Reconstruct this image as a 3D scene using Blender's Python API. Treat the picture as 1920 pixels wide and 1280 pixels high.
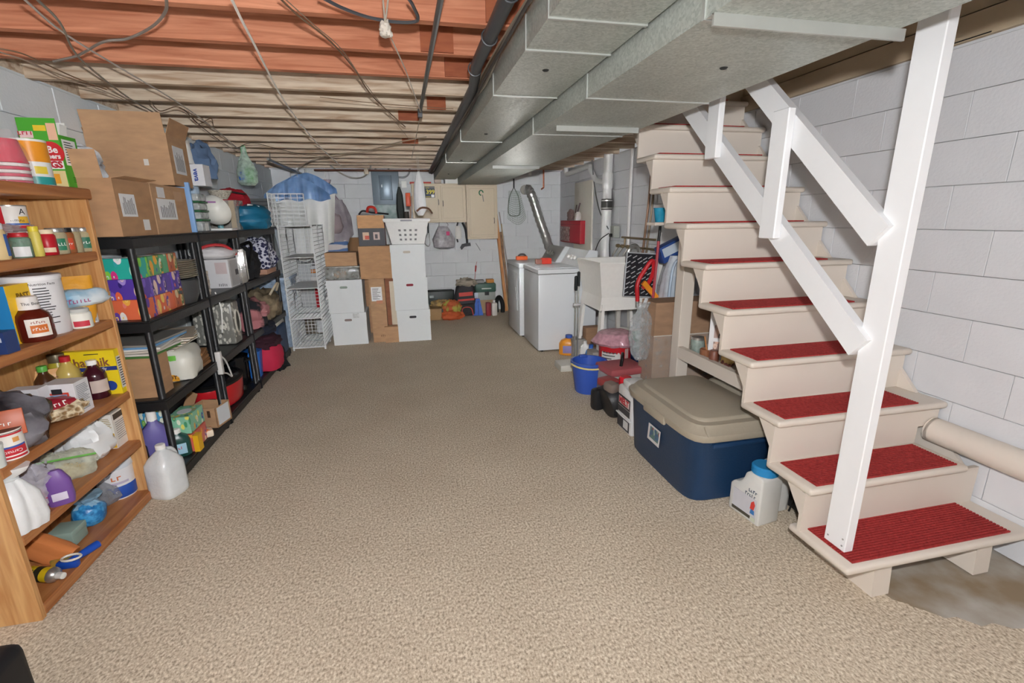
import bpy, bmesh, math, random
import numpy as np
from mathutils import Vector, Matrix, noise, Euler

# ------------------------------------------------------------------ camera, light, exposure
for o in list(bpy.data.objects): bpy.data.objects.remove(o)
scene = bpy.context.scene
COL = scene.collection
PI = math.pi
FPX, YAW, PITCH, ROLL, EYE = 878.0, 0.2137, 0.2565, -0.0129, 1.5   # focal length in pixels of a 1920 wide frame; eye height (m)
_f = Vector((math.sin(YAW)*math.cos(PITCH), math.cos(YAW)*math.cos(PITCH), -math.sin(PITCH)))
_r = Vector((math.cos(YAW), -math.sin(YAW), 0)); _u = _r.cross(_f)
CR = _r*math.cos(ROLL) + _u*math.sin(ROLL); CU = -_r*math.sin(ROLL) + _u*math.cos(ROLL)
cam = bpy.data.cameras.new('camera'); cam.sensor_width = 36; cam.lens = 36*FPX/1920; cam.clip_start = .02
camo = bpy.data.objects.new('camera', cam); COL.objects.link(camo)
camo.matrix_world = Matrix(((CR.x, CU.x, -_f.x, 0), (CR.y, CU.y, -_f.y, 0), (CR.z, CU.z, -_f.z, EYE), (0, 0, 0, 1)))
scene.camera = camo
vs = scene.view_settings
vs.view_transform = 'Standard'; vs.look = 'None'; vs.gamma = 1; vs.use_curve_mapping = False; vs.exposure = 0.0
w = bpy.data.worlds.new('world'); scene.world = w; w.use_nodes = True
w.node_tree.nodes['Background'].inputs[0].default_value = (1.0, .99, .97, 1); w.node_tree.nodes['Background'].inputs[1].default_value = WORLD = 0.3
def point_light(name, loc, power, radius, color=(1, 1, 1)):
    l = bpy.data.lights.new(name, 'POINT'); l.energy = power; l.shadow_soft_size = radius; l.color = color
    o = bpy.data.objects.new(name, l); COL.objects.link(o); o.location = loc; return o
flash = point_light('camera_flash', (.03, .0, 1.68), 1, .03, (.98, .985, 1.0))
flash.data.use_nodes = True                                     # falloff set gentler than physical, so the light carries evenly to the back
_n = flash.data.node_tree; _e = _n.nodes['Emission']; _q = _n.nodes.new('ShaderNodeLightFalloff'); _q.inputs['Strength'].default_value = 1
_a = _n.nodes.new('ShaderNodeMath'); _a.operation = 'MULTIPLY_ADD'; _a.inputs[1].default_value = .27
_n.links.new(_q.outputs['Constant'], _a.inputs[0]); _n.links.new(_q.outputs['Linear'], _a.inputs[2])
_m = _n.nodes.new('ShaderNodeMath'); _m.operation = 'MULTIPLY'; _m.inputs[1].default_value = 40
_n.links.new(_a.outputs[0], _m.inputs[0]); _n.links.new(_m.outputs[0], _e.inputs['Strength'])

point_light('rear_fill', (-.8, -1.1, 2.0), 26, .2, (1, .985, .95))  # added soft fill behind the camera, no lamp known there
point_light('laundry_lamp', (1.25, 5.4, 1.5), 7, .15, (1, .97, .93))
# ------------------------------------------------------------------ where things stand: a sight line met with a known plane
def ray(x, y): return CR*((x-960)/FPX) - CU*((y-640)/FPX) + _f
def at(x, y, X=None, Y=None, Z=None):
    d = ray(x, y)
    t = (Z-EYE)/d.z if Z is not None else (X/d.x if X is not None else Y/d.y)
    return Vector((d.x*t, d.y*t, EYE+d.z*t))
def ztop(x, y, p):
    d = ray(x, y); return EYE + d.z*math.hypot(p[0], p[1])/math.hypot(d.x, d.y)
def span(px, p):                                              # pixels to metres at point p
    return px*(Vector(p)-Vector((0, 0, EYE))).dot(_f)/FPX
def stand(x, y, Z, r=0):                                      # foot point of a thing whose front touches Z at pixel (x, y)
    p = at(x, y, Z=Z); h = Vector((p.x, p.y, 0)).normalized(); return p + h*r

# ------------------------------------------------------------------ materials
MATS = {}
def lin(h):
    h = h.lstrip('#'); c = [int(h[i:i+2], 16)/255 for i in (0, 2, 4)]
    return tuple((v/12.92 if v <= .04045 else ((v+.055)/1.055)**2.4) for v in c) + (1,)
def newmat(key):
    m = bpy.data.materials.new(key); m.use_nodes = True
    nt = m.node_tree; b = nt.nodes['Principled BSDF']; return m, nt, nt.nodes, nt.links, b
def mixc(nt, a, b, fac):
    n = nt.nodes.new('ShaderNodeMix'); n.data_type = 'RGBA'
    for i, v in ((6, a), (7, b)):
        if isinstance(v, tuple): n.inputs[i].default_value = v
        else: nt.links.new(v, n.inputs[i])
    if isinstance(fac, (int, float)): n.inputs[0].default_value = fac
    else: nt.links.new(fac, n.inputs[0])
    return n.outputs[2]
def ramp(nt, fac, stops, const=False):
    n = nt.nodes.new('ShaderNodeValToRGB'); nt.links.new(fac, n.inputs[0]); e = n.color_ramp.elements
    if const: n.color_ramp.interpolation = 'CONSTANT'
    while len(e) < len(stops): e.new(.5)
    for k, (p, c) in enumerate(stops): e[k].position = p; e[k].color = c if isinstance(c, tuple) else lin(c)
    return n.outputs[0]
def coords(nt, scale=(1, 1, 1), gen='Object'):
    t = nt.nodes.new('ShaderNodeTexCoord'); mp = nt.nodes.new('ShaderNodeMapping'); mp.inputs['Scale'].default_value = scale
    nt.links.new(t.outputs[gen], mp.inputs[0]); return mp.outputs[0]
def tex(nt, kind, vec, **kw):
    n = nt.nodes.new('ShaderNodeTex'+kind); nt.links.new(vec, n.inputs['Vector'])
    for k, v in kw.items():
        if k in n.inputs: n.inputs[k].default_value = v
        else: setattr(n, k, v)
    return n
def bumpn(nt, b, h, strength, dist=.01):
    n = nt.nodes.new('ShaderNodeBump'); n.inputs['Strength'].default_value = strength; n.inputs['Distance'].default_value = dist
    nt.links.new(h, n.inputs['Height']); nt.links.new(n.outputs[0], b.inputs['Normal'])
def C(h, rough=.55, metal=0, var=.05, scale=25, bump=0, spec=.4, coat=0, sub=0):   # one plain colour with slight procedural variation
    key = f'{h}_{rough}_{metal}_{var}_{scale}_{bump}_{spec}_{coat}'
    if key in MATS: return MATS[key]
    m, nt, N, L, b = newmat('surface_'+h); c = lin(h)
    nz = tex(nt, 'Noise', coords(nt), Scale=scale, Detail=4.0)
    hi = tuple(min(1, v*(1+var)) for v in c[:3])+(1,); lo = tuple(v*(1-var) for v in c[:3])+(1,)
    L.new(mixc(nt, lo, hi, nz.outputs[0]), b.inputs['Base Color'])
    b.inputs['Roughness'].default_value = rough; b.inputs['Metallic'].default_value = metal
    b.inputs['Specular IOR Level'].default_value = spec; b.inputs['Coat Weight'].default_value = coat
    if bump: bumpn(nt, b, nz.outputs[0], bump)
    MATS[key] = m; return m
def CLEAR(h='e8ecee', a=.35, rough=.15):                       # thin clear plastic film or wall: part see-through, part sheen
    key = f'clear_{h}_{a}'
    if key in MATS: return MATS[key]
    m, nt, N, L, b = newmat('clear_plastic_'+h)
    nz = tex(nt, 'Noise', coords(nt), Scale=22.0, Detail=3.0)
    b.inputs['Base Color'].default_value = lin(h); b.inputs['Roughness'].default_value = rough
    bumpn(nt, b, nz.outputs[0], .35)
    tr = N.new('ShaderNodeBsdfTransparent'); mx = N.new('ShaderNodeMixShader')
    f = ramp(nt, nz.outputs[0], [(.3, (a*.6,)*3+(1,)), (.75, (min(1, a*1.5),)*3+(1,))])
    L.new(f, mx.inputs[0]); L.new(tr.outputs[0], mx.inputs[1]); L.new(b.outputs[0], mx.inputs[2])
    L.new(mx.outputs[0], N['Material Output'].inputs[0]); MATS[key] = m; return m
def TWO(key, c1, c2, scale, stretch=(1, 1, 1), lo=.4, hi=.6, rough=.6, bump=0, metal=0, detail=5.0, kind='Noise', dist=.01, extra=None, distort=0.0):
    if key in MATS: return MATS[key]
    m, nt, N, L, b = newmat(key)
    kw = dict(Scale=scale, Detail=detail, Distortion=distort) if kind == 'Noise' else dict(Scale=scale)
    nz = tex(nt, kind, coords(nt, stretch), **kw)
    out = nz.outputs[0]
    st = [(lo, c1), (hi, c2)] + (extra or [])
    L.new(ramp(nt, out, st), b.inputs['Base Color']); b.inputs['Roughness'].default_value = rough; b.inputs['Metallic'].default_value = metal
    if bump: bumpn(nt, b, out, bump, dist)
    MATS[key] = m; return m
def FLORAL(key, base, cols, scale=26, size=.42, squash=(1.5, 1.5, .75)):   # printed leaves and petals
    if key in MATS: return MATS[key]
    m, nt, N, L, b = newmat(key)
    nz = tex(nt, 'Noise', coords(nt, squash), Scale=scale*.6, Detail=1.0)
    add = N.new('ShaderNodeVectorMath'); add.operation = 'MULTIPLY_ADD'; L.new(nz.outputs['Color'], add.inputs[0])
    add.inputs[1].default_value = (.03, .03, .03); L.new(coords(nt, squash), add.inputs[2])
    v = tex(nt, 'Voronoi', add.outputs[0], Scale=scale)
    sep = N.new('ShaderNodeSeparateColor'); L.new(v.outputs['Color'], sep.inputs[0])
    cc = ramp(nt, sep.outputs[0], [(k/len(cols), c) for k, c in enumerate(cols)], True)
    mask = ramp(nt, v.outputs['Distance'], [(0, (1, 1, 1, 1)), (size, (0, 0, 0, 1))], True)
    ring = ramp(nt, v.outputs['Distance'], [(0, (0, 0, 0, 1)), (size*.3, (1, 1, 1, 1)), (size*.45, (0, 0, 0, 1))], True)
    a = mixc(nt, lin(base), cc, mask); a = mixc(nt, a, lin(cols[-1]), ring)
    L.new(a, b.inputs['Base Color']); b.inputs['Roughness'].default_value = .35; MATS[key] = m; return m
def CARD(h='b08a66'):
    return TWO('cardboard_'+h, h, '%02x%02x%02x' % tuple(min(255, int(int(h[i:i+2], 16)*1.1)) for i in (0, 2, 4)), 9, (1, 1, 3), .35, .7, .8, .15, dist=.002)

# ------------------------------------------------------------------ meshes
class MB:
    def __init__(s): s.v = []; s.f = []; s.sm = []
    def add(s, v, f, smooth=False):
        n = len(s.v); s.v += [tuple(p) for p in v]; s.f += [tuple(i+n for i in q) for q in f]; s.sm += [smooth]*len(f); return s
    def box(s, x0, x1, y0, y1, z0, z1, M=None):
        v = [(x, y, z) for z in (z0, z1) for y in (y0, y1) for x in (x0, x1)]
        if M: v = [M @ Vector(p) for p in v]
        return s.add(v, [(0, 2, 3, 1), (4, 5, 7, 6), (0, 1, 5, 4), (2, 6, 7, 3), (0, 4, 6, 2), (1, 3, 7, 5)])
    def rbox(s, x0, x1, y0, y1, z0, z1, r=.01, seg=2, M=None):
        b = bmesh.new(); bmesh.ops.create_cube(b, size=1)
        for q in b.verts: q.co = Vector(((x0+x1)/2+q.co.x*(x1-x0), (y0+y1)/2+q.co.y*(y1-y0), (z0+z1)/2+q.co.z*(z1-z0)))
        bmesh.ops.bevel(b, geom=b.edges[:], offset=min(r, .49*min(x1-x0, y1-y0, z1-z0)), segments=seg, affect='EDGES', profile=.5)
        b.verts.index_update(); vv = [(M @ q.co if M else q.co.copy()) for q in b.verts]
        s.add(vv, [[q.index for q in f.verts] for f in b.faces], seg > 1); b.free(); return s
    def lathe(s, prof, n=20, c=(0, 0, 0), M=None, smooth=True):
        v = []; f = []
        for r, z in prof:
            for k in range(n): v.append(Vector((c[0]+r*math.cos(2*PI*k/n), c[1]+r*math.sin(2*PI*k/n), c[2]+z)))
        for i in range(len(prof)-1):
            for k in range(n): f.append((i*n+k, i*n+(k+1) % n, (i+1)*n+(k+1) % n, (i+1)*n+k))
        if prof[0][0] > 1e-6: f.append(tuple(range(n-1, -1, -1)))
        if prof[-1][0] > 1e-6: f.append(tuple(range((len(prof)-1)*n, len(prof)*n)))
        if M: v = [M @ p for p in v]
        return s.add(v, f, smooth)
    def tube(s, pts, r, n=8, smooth=True, closed=False):
        pts = [Vector(p) for p in pts]; v = []; f = []; m = len(pts); up = None
        for i, p in enumerate(pts):
            t = ((pts[(i+1) % m]-pts[i-1]) if closed else (pts[min(i+1, m-1)]-pts[max(i-1, 0)])).normalized()
            if up is None: up = t.orthogonal().normalized()
            up = (up - t*up.dot(t)).normalized(); w_ = t.cross(up)
            rr = r[i] if isinstance(r, (list, tuple)) else r
            for k in range(n): a = 2*PI*k/n; v.append(p + up*(rr*math.cos(a)) + w_*(rr*math.sin(a)))
        for i in range(m if closed else m-1):
            j = (i+1) % m
            for k in range(n): f.append((i*n+k, i*n+(k+1) % n, j*n+(k+1) % n, j*n+k))
        if not closed: f += [tuple(range(n-1, -1, -1)), tuple(range((m-1)*n, m*n))]
        return s.add(v, f, smooth)
    def bar(s, a, b, w_, d, up=(0, 0, 1)):                    # rectangular bar from a to b; w_ across, d along up
        a = Vector(a); b = Vector(b); t = (b-a).normalized(); u = Vector(up); u = (u-t*u.dot(t)).normalized(); x = t.cross(u)
        v = [p + x*(sx*w_/2) + u*(su*d/2) for p in (a, b) for su in (-1, 1) for sx in (-1, 1)]
        return s.add(v, [(0, 2, 3, 1), (4, 5, 7, 6), (0, 1, 5, 4), (2, 6, 7, 3), (0, 4, 6, 2), (1, 3, 7, 5)])
    def prism(s, poly, h, M=None):                            # polygon in XY, extruded along z 0..h
        n = len(poly); v = [Vector((x, y, 0)) for x, y in poly]+[Vector((x, y, h)) for x, y in poly]
        if M: v = [M @ p for p in v]
        return s.add(v, [tuple(range(n-1, -1, -1)), tuple(range(n, 2*n))]+[(k, (k+1) % n, n+(k+1) % n, n+k) for k in range(n)])
    def loft(s, secs, n=36, k=0, amp=0, seed=0, sq=2.0, cap=True, wob=0, M=None):   # secs: (z, rx, ry[, cx, cy]); k pleats of depth amp
        rnd = random.Random(seed); ph = [rnd.uniform(0, 6.3) for _ in range(4)]; v = []; f = []
        for i, q in enumerate(secs):
            z, rx, ry = q[:3]; cx, cy = (q[3:5] if len(q) > 4 else (0, 0))
            for j in range(n):
                a = 2*PI*j/n; c, d = math.cos(a), math.sin(a)
                e = 1/((abs(c)**sq+abs(d)**sq)**(1/sq))
                e *= 1 + amp*(.6*math.sin(k*a+ph[0]+i*.15)+.4*math.sin((k*2+1)*a+ph[1]-i*.2))
                e *= 1 + wob*noise.noise(Vector((c*1.6+seed, d*1.6, z*9+seed*.7)))
                v.append(Vector((cx+rx*c*e, cy+ry*d*e, z)))
        for i in range(len(secs)-1):
            for j in range(n): f.append((i*n+j, i*n+(j+1) % n, (i+1)*n+(j+1) % n, (i+1)*n+j))
        if cap: f += [tuple(range(n-1, -1, -1)), tuple(range((len(secs)-1)*n, len(secs)*n))]
        if M: v = [M @ p for p in v]
        return s.add(v, f, True)
    def blob(s, sx, sy, sz, seed=0, amp=.25, freq=2.2, flat=.25, c=(0, 0, 0), nu=26, nv=16, sq=2.4, M=None):   # lumpy cloth or bag resting on z=c.z
        v = []; f = []
        for i in range(nv+1):
            ph = PI*i/nv
            for j in range(nu):
                th = 2*PI*j/nu
                p = Vector((math.sin(ph)*math.cos(th), math.sin(ph)*math.sin(th), math.cos(ph)))
                e = 1/((abs(p.x)**sq+abs(p.y)**sq+abs(p.z)**sq)**(1/sq))
                q = p*freq+Vector((seed*7.3, seed*3.1, 0))
                e *= 1+amp*(noise.noise(q)+.6*abs(noise.noise(q*2.3))-.25*abs(noise.noise(q*4.1)))
                z = max(p.z*e, -1+flat)
                v.append(Vector((c[0]+p.x*e*sx/2, c[1]+p.y*e*sy/2, c[2]+(z+1-flat)/(2-flat)*sz)))
        for i in range(nv):
            for j in range(nu): f.append((i*nu+j, (i+1)*nu+j, (i+1)*nu+(j+1) % nu, i*nu+(j+1) % nu))
        if M: v = [M @ p for p in v]
        return s.add(v, f, True)
    def mesh(s, name):
        m = bpy.data.meshes.new(name); m.from_pydata(s.v, [], s.f)
        m.polygons.foreach_set('use_smooth', s.sm); m.update()
        if any(s.sm): m.set_sharp_from_angle(angle=.7)
        return m

def ob(name, mb, mat, parent=None, loc=None, rot=None, label=None):
    me = mb.mesh(name) if isinstance(mb, MB) else mb
    if mat and not me.materials: me.materials.append(mat)
    o = bpy.data.objects.new(name, me); COL.objects.link(o)
    if parent: o.parent = parent
    if loc is not None: o.location = loc
    if rot is not None: o.rotation_euler = rot
    if label: o['label'] = label
    return o
def tag(o, label, cat, group=None):
    o['label'] = label; o['category'] = cat
    if group: o['group'] = group
    return o
def thing(name, label, cat, loc=(0, 0, 0), rz=0, group=None, rot=None):
    o = bpy.data.objects.new(name, None); COL.objects.link(o); o.empty_display_size = .05
    o.location = loc; o.rotation_euler = rot if rot else (0, 0, rz)
    return tag(o, label, cat, group)
def struct(name, mb, mat, parent=None, **k):
    o = ob(name, mb, mat, parent, **k)
    if not parent: o['kind'] = 'structure'
    return o
def single(name, label, cat, mb, mat, loc=(0, 0, 0), rz=0, group=None, rot=None):
    return tag(ob(name, mb, mat, None, loc, rot if rot else (0, 0, rz)), label, cat, group)
def twin(src, loc, rz=None, label=None):                       # copy of a thing, its parts and their sub-parts
    r = src.copy(); COL.objects.link(r); r.location = loc
    if rz is not None: r.rotation_euler = (0, 0, rz)
    if label: r['label'] = label
    for ch in list(src.children):
        c = ch.copy(); COL.objects.link(c); c.parent = r
        for g in list(ch.children):
            d = g.copy(); COL.objects.link(d); d.parent = c
    return r
def text(s, size, mat, parent, loc, rot, name='lettering', bold=0, sx=1):
    if s[0] == '~':                                            # print too small to read in the photograph: letter-like marks only
        rnd = random.Random(s); mb = MB(); n = len(s)-1; cw = size*.55
        for k in range(n):
            x = (k-n/2+.1)*cw; h = size*rnd.choice((.5, .5, .7))
            mb.box(x, x+cw*.25, -size*.3, -size*.3+h, 0, .0006)
            if rnd.random() < .8: mb.box(x+cw*.25, x+cw*.75, *((-size*.3, -size*.18) if rnd.random() < .5 else (-size*.3+h*.75, -size*.3+h)), 0, .0006)
        o = ob(name, mb, mat, parent, loc, rot); o['kind'] = 'stuff'; return o
    cu = bpy.data.curves.new('t', 'FONT'); cu.body = s; cu.size = size; cu.align_x = 'CENTER'; cu.align_y = 'CENTER'
    cu.extrude = .0004; cu.offset = bold; cu.resolution_u = 2
    t = bpy.data.objects.new('t', cu); COL.objects.link(t)
    dg = bpy.context.evaluated_depsgraph_get(); me = bpy.data.meshes.new_from_object(t.evaluated_get(dg))
    bpy.data.objects.remove(t); me.materials.clear()
    o = ob(name, me, mat, parent, loc, rot); o.scale = (sx, 1, 1); return o
FROT = {'F': (PI/2, 0, 0), 'R': (PI/2, 0, PI/2), 'L': (PI/2, 0, -PI/2), 'T': (0, 0, 0), 'B': (PI/2, 0, PI)}
def fmat(face, dims):                                          # maps face coords (u 0..1, v 0..1) of a box centred on the base to local space
    w_, d, h = dims
    def g(u, v, off=.0006):
        return {'F': (-w_/2+u*w_, -d/2-off, v*h), 'R': (w_/2+off, -d/2+u*d, v*h), 'L': (-w_/2-off, d/2-u*d, v*h), 'T': (-w_/2+u*w_, -d/2+v*d, h+off)}[face]
    return g
def panel(parent, face, dims, u0, u1, v0, v1, mat, name='printed_panel', t=.0008, off=0):
    g = fmat(face, dims); a = Vector(g(u0, v0, off)); b = Vector(g(u1, v1, off+t))
    lo = [min(a[i], b[i]) for i in range(3)]; hi = [max(a[i], b[i]) for i in range(3)]
    return ob(name, MB().box(lo[0], hi[0], lo[1], hi[1], lo[2], hi[2]), mat, parent)
def ftext(parent, face, dims, u, v, s, size, mat, rotz=0, off=.0018, bold=0, sx=1):
    g = fmat(face, dims); r = Euler(FROT[face]).to_matrix() @ Matrix.Rotation(rotz, 3, 'Z')
    return text(s, size, mat, parent, g(u, v, off), r.to_euler(), bold=bold, sx=sx)
def flines(parent, face, dims, u0, u1, v0, v1, n, mat, seed=0, off=.0014, vertical=False):   # rows of small print
    rnd = random.Random(seed); mb = MB(); g = fmat(face, dims)
    for k in range(n):
        a, b = (k+.25)/n, (k+.6)/n; e = rnd.uniform(.55, 1)
        if vertical: q = (u0+(u1-u0)*a, u0+(u1-u0)*b, v0, v0+(v1-v0)*e)
        else: q = (u0, u0+(u1-u0)*e, v1-(v1-v0)*b, v1-(v1-v0)*a)
        p1 = Vector(g(q[0], q[2], off)); p2 = Vector(g(q[1], q[3], off+.0004))
        lo = [min(p1[i], p2[i]) for i in range(3)]; hi = [max(p1[i], p2[i]) for i in range(3)]
        mb.box(lo[0], hi[0], lo[1], hi[1], lo[2], hi[2])
    o = ob('small_print', mb, mat, parent); o['kind'] = 'stuff'; return o
WHITE, BLACK, INK = C('f2f2ee', .4), C('161616', .45), C('26262a', .6)
def pbox(name, label, cat, xs, ys, Z, mat, group=None, w=None, d=None, side='R', back=None, r=.0, h=None, X=None):
    """box whose near vertical edge stands at pixel xs[1]; front face (facing -Y) and side face seen; returns thing, dims, body"""
    xL, xE, xR = xs; pc = at(xE, ys[1], Z=Z) if X is None else at(xE, ys[1], X=X); pc.z = Z; hh = h or max(.01, ztop(xE, ys[0], pc)-Z)
    if side == 'R':
        w = w or pc.x-at(xL, ys[1], Y=pc.y).x; d = d or at(xR, ys[1], X=pc.x).y-pc.y; cx = pc.x-w/2
    else:
        d = d or at(xL, ys[1], X=pc.x).y-pc.y; w = w or at(xR, ys[1], Y=pc.y).x-pc.x; cx = pc.x+w/2
    if back is not None and cx-w/2 < back: w = cx+w/2-back; cx = back+w/2
    t = thing(name, label, cat, (cx, pc.y+d/2, Z), 0, group); dims = (w, d, hh)
    body = ob('body', MB().rbox(-w/2, w/2, -d/2, d/2, 0, hh, r, 2) if r else MB().box(-w/2, w/2, -d/2, d/2, 0, hh), mat, t)
    return t, dims, body
def pround(name, label, cat, xs, ys, Z, parts, group=None, n=20, X=None):
    """thing of revolution between pixel columns xs, top and foot rows ys; parts: (part name, profile in fractions, material)"""
    xc = (xs[0]+xs[1])/2; p0 = at(xc, ys[1], Z=Z); R_ = span(xs[1]-xs[0], p0)/2; p = stand(xc, ys[1], Z, R_*.9)
    if X is not None: p = at(xc, ys[1], X=X); p.z = Z; R_ = span(xs[1]-xs[0], p)/2; p = at(xc, ys[1], X=X-R_*.8); p.z = Z
    R_ = span(xs[1]-xs[0], p)/2
    H_ = ztop(xc, ys[0], p)-Z
    t = thing(name, label, cat, p, 0, group)
    for pn, prof, mat in parts: ob(pn, MB().lathe([(r*R_, z*H_) for r, z in prof], n), mat, t)
    return t, R_, H_
def catmull(pts, k=6):
    pts = [Vector(p) for p in pts]; q = [pts[0]*2-pts[1]]+pts+[pts[-1]*2-pts[-2]]; out = []
    for i in range(1, len(q)-2):
        for j in range(k):
            t = j/k; a, b, c, d = q[i-1:i+3]
            out.append(.5*((2*b)+(c-a)*t+(2*a-5*b+4*c-d)*t*t+(3*b-a-3*c+d)*t**3))
    return out+[pts[-1]]

ORD = ['lowest', 'second from the bottom', 'third from the bottom', 'fourth from the bottom', 'fifth from the bottom', 'sixth from the bottom', 'seventh from the bottom', 'eighth from the bottom', 'ninth from the bottom']
def unstack(t, part, name, phrase, cat, group, words=None):    # every piece of a pile becomes a thing of its own
    T_ = Matrix.LocRotScale(t.location, t.rotation_euler, t.scale); out = []
    kids = [c for c in t.children if c.name.split('.')[0] == part]; words = words or ORD
    for k, c in enumerate(kids):
        M_ = T_ @ Matrix.LocRotScale(c.location, c.rotation_euler, c.scale); c.parent = None; c.matrix_world = M_
        c.name = name; w_ = words[k] if k < len(kids)-1 or words is not ORD else 'topmost'
        tag(c, w_+' '+phrase, cat, group); out.append(c)
    rest = list(t.children)
    for c in rest:                                              # lids, rims and the like go to the nearest piece
        if len(out) and c.name.split('.')[0] in ('green_lid', 'white_card', 'pan_rim'):
            j = int(c.get('on', -1)); c.parent = out[j]
            c.matrix_parent_inverse = Matrix.Identity(4)
            c.matrix_basis = out[j].matrix_basis.inverted() @ T_ @ Matrix.LocRotScale(c.location, c.rotation_euler, c.scale)
            if 'on' in c: del c['on']
    if not t.children: bpy.data.objects.remove(t)
    return out
# ------------------------------------------------------------------ the room: floor, block walls, joisted ceiling
XL, XR, YB, Y0, ZJ = -1.88, 2.56, 7.8, -1.7, 2.238
JY = [2.07, 2.448, 2.822, 3.181, 3.622, 4.034, 4.415, 4.795]
def joist_y(k): return 2.07+.392*k if k < 0 else (JY[k] if k < 8 else 4.795+.395*(k-7))
def carpet_mat():
    m, nt, N, L, b = newmat('flecked_carpet')
    a = tex(nt, 'Noise', coords(nt, (1, .75, 1)), Scale=105.0, Detail=3.0, Roughness=.6)
    e = tex(nt, 'Noise', coords(nt), Scale=2.2, Detail=3.0)
    c = ramp(nt, a.outputs[0], [(.33, '988a78'), (.44, 'c0b19c'), (.56, 'd6c9b4'), (.67, 'ece2d0')])
    big = ramp(nt, e.outputs[0], [(.3, (.9, .89, .88, 1)), (.7, (1, 1, 1, 1))])
    mu = N.new('ShaderNodeMix'); mu.data_type = 'RGBA'; mu.blend_type = 'MULTIPLY'; mu.inputs[0].default_value = 1
    L.new(c, mu.inputs[6]); L.new(big, mu.inputs[7]); L.new(mu.outputs[2], b.inputs['Base Color'])
    b.inputs['Roughness'].default_value = .95; b.inputs['Specular IOR Level'].default_value = .1
    bumpn(nt, b, a.outputs[0], .35, .008); return m
concrete = TWO('concrete_floor', '8c7a62', 'b4b0a8', 3.0, (1, 1, 1), .36, .58, .85, .2, detail=8, extra=[(.75, 'a09684')])
struct('floor', MB().box(XL-.1, XR+.1, Y0, YB+.1, -.12, -.008), concrete)
edge = catmull([(2.56, .90, 0), (2.2, .97, 0), (2.02, 1.03, 0), (1.88, 1.12, 0), (1.80, 1.26, 0), (1.83, 1.42, 0), (2.0, 1.55, 0), (2.56, 1.62, 0)], 5)
poly = [(XL, Y0), (XR, Y0)] + [(p.x+.012*math.sin(k*2.3), p.y+.012*math.sin(k*1.7)) for k, p in enumerate(edge)] + [(XR, YB), (XL, YB)]; poly = poly[::-1]
mbf = MB(); n_ = len(poly)
mbf.add([(x, y, -.008) for x, y in poly]+[(x, y, 0) for x, y in poly], [tuple(range(n_, 2*n_))[::-1]]+[(k, n_+k, n_+(k+1) % n_, (k+1) % n_) for k in range(n_)])
cp = struct('floor_covering', mbf, carpet_mat()); cp['label'] = 'beige flecked carpet covering the basement floor'
BLK = {}
def blockmat(key, h):
    m, nt, N, L, b = newmat(key); c = lin(h)
    nz = tex(nt, 'Noise', coords(nt), Scale=4.0, Detail=6.0); fine = tex(nt, 'Noise', coords(nt), Scale=70.0, Detail=4.0)
    L.new(ramp(nt, nz.outputs[0], [(.3, tuple(v*.93 for v in c[:3])+(1,)), (.7, c)]), b.inputs['Base Color'])
    b.inputs['Roughness'].default_value = .6; bumpn(nt, b, fine.outputs[0], .25, .006); return m
bm_l, bm_r, bm_b = blockmat('painted_block_grey', 'e2e9ec'), blockmat('painted_block_white', 'd2d3d6'), blockmat('painted_block_pale', 'cfd1d3')
def blocks(wall, mat, axis, a0, a1, zt, face, sgn, g=.0014, cf=.0035):
    """running bond of concrete blocks; axis 'y' for a side wall, 'x' for the back wall"""
    L_, H_ = .4064, .2032; cache = {}; c = 0; z = 0
    while z < zt-.02:
        h = min(H_, zt-z); a = a0-(L_/2 if c % 2 else 0)
        while a < a1-.02:
            s, e = max(a, a0), min(a+L_, a1)
            if e-s > .03:
                k = (round(e-s, 3), round(h, 3))
                if k not in cache:
                    me = MB()
                    if axis == 'y': me.rbox(-.012, .012, g, k[0]-g, g, k[1]-g, cf, 1)
                    else: me.rbox(g, k[0]-g, -.012, .012, g, k[1]-g, cf, 1)
                    cache[k] = me.mesh('block'); cache[k].materials.append(mat)
                o = bpy.data.objects.new('block', cache[k]); COL.objects.link(o); o.parent = wall
                rr = random.Random(int(a*1000)+int(z*917)); off = sgn*(.0115+rr.uniform(-.0008, .0008))
                o.location = (face-off, s, z) if axis == 'y' else (s, face-off, z)
            a += L_
        z += H_; c += 1
WT = 2.252
wl = struct('wall_left', MB().box(XL-.2, XL-.0015, Y0, YB+.2, 0, WT), bm_l); blocks(wl, bm_l, 'y', .9, YB, WT, XL-.003, -1)
wr = struct('wall_right', MB().box(XR+.0015, XR+.2, Y0, YB+.2, 0, WT), bm_r); blocks(wr, bm_r, 'y', .4, YB, WT, XR+.003, 1, .0009, .0022)
wb = struct('wall_back', MB().box(XL-.2, XR+.2, YB+.0015, YB+.2, 0, WT+.12), bm_b); blocks(wb, bm_b, 'x', XL, XR, WT+.1, YB+.003, 1, .0009, .0022)
struct('wall_front', MB().box(XL-.2, XR+.2, Y0-.2, Y0, 0, 2.48), bm_b)
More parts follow.
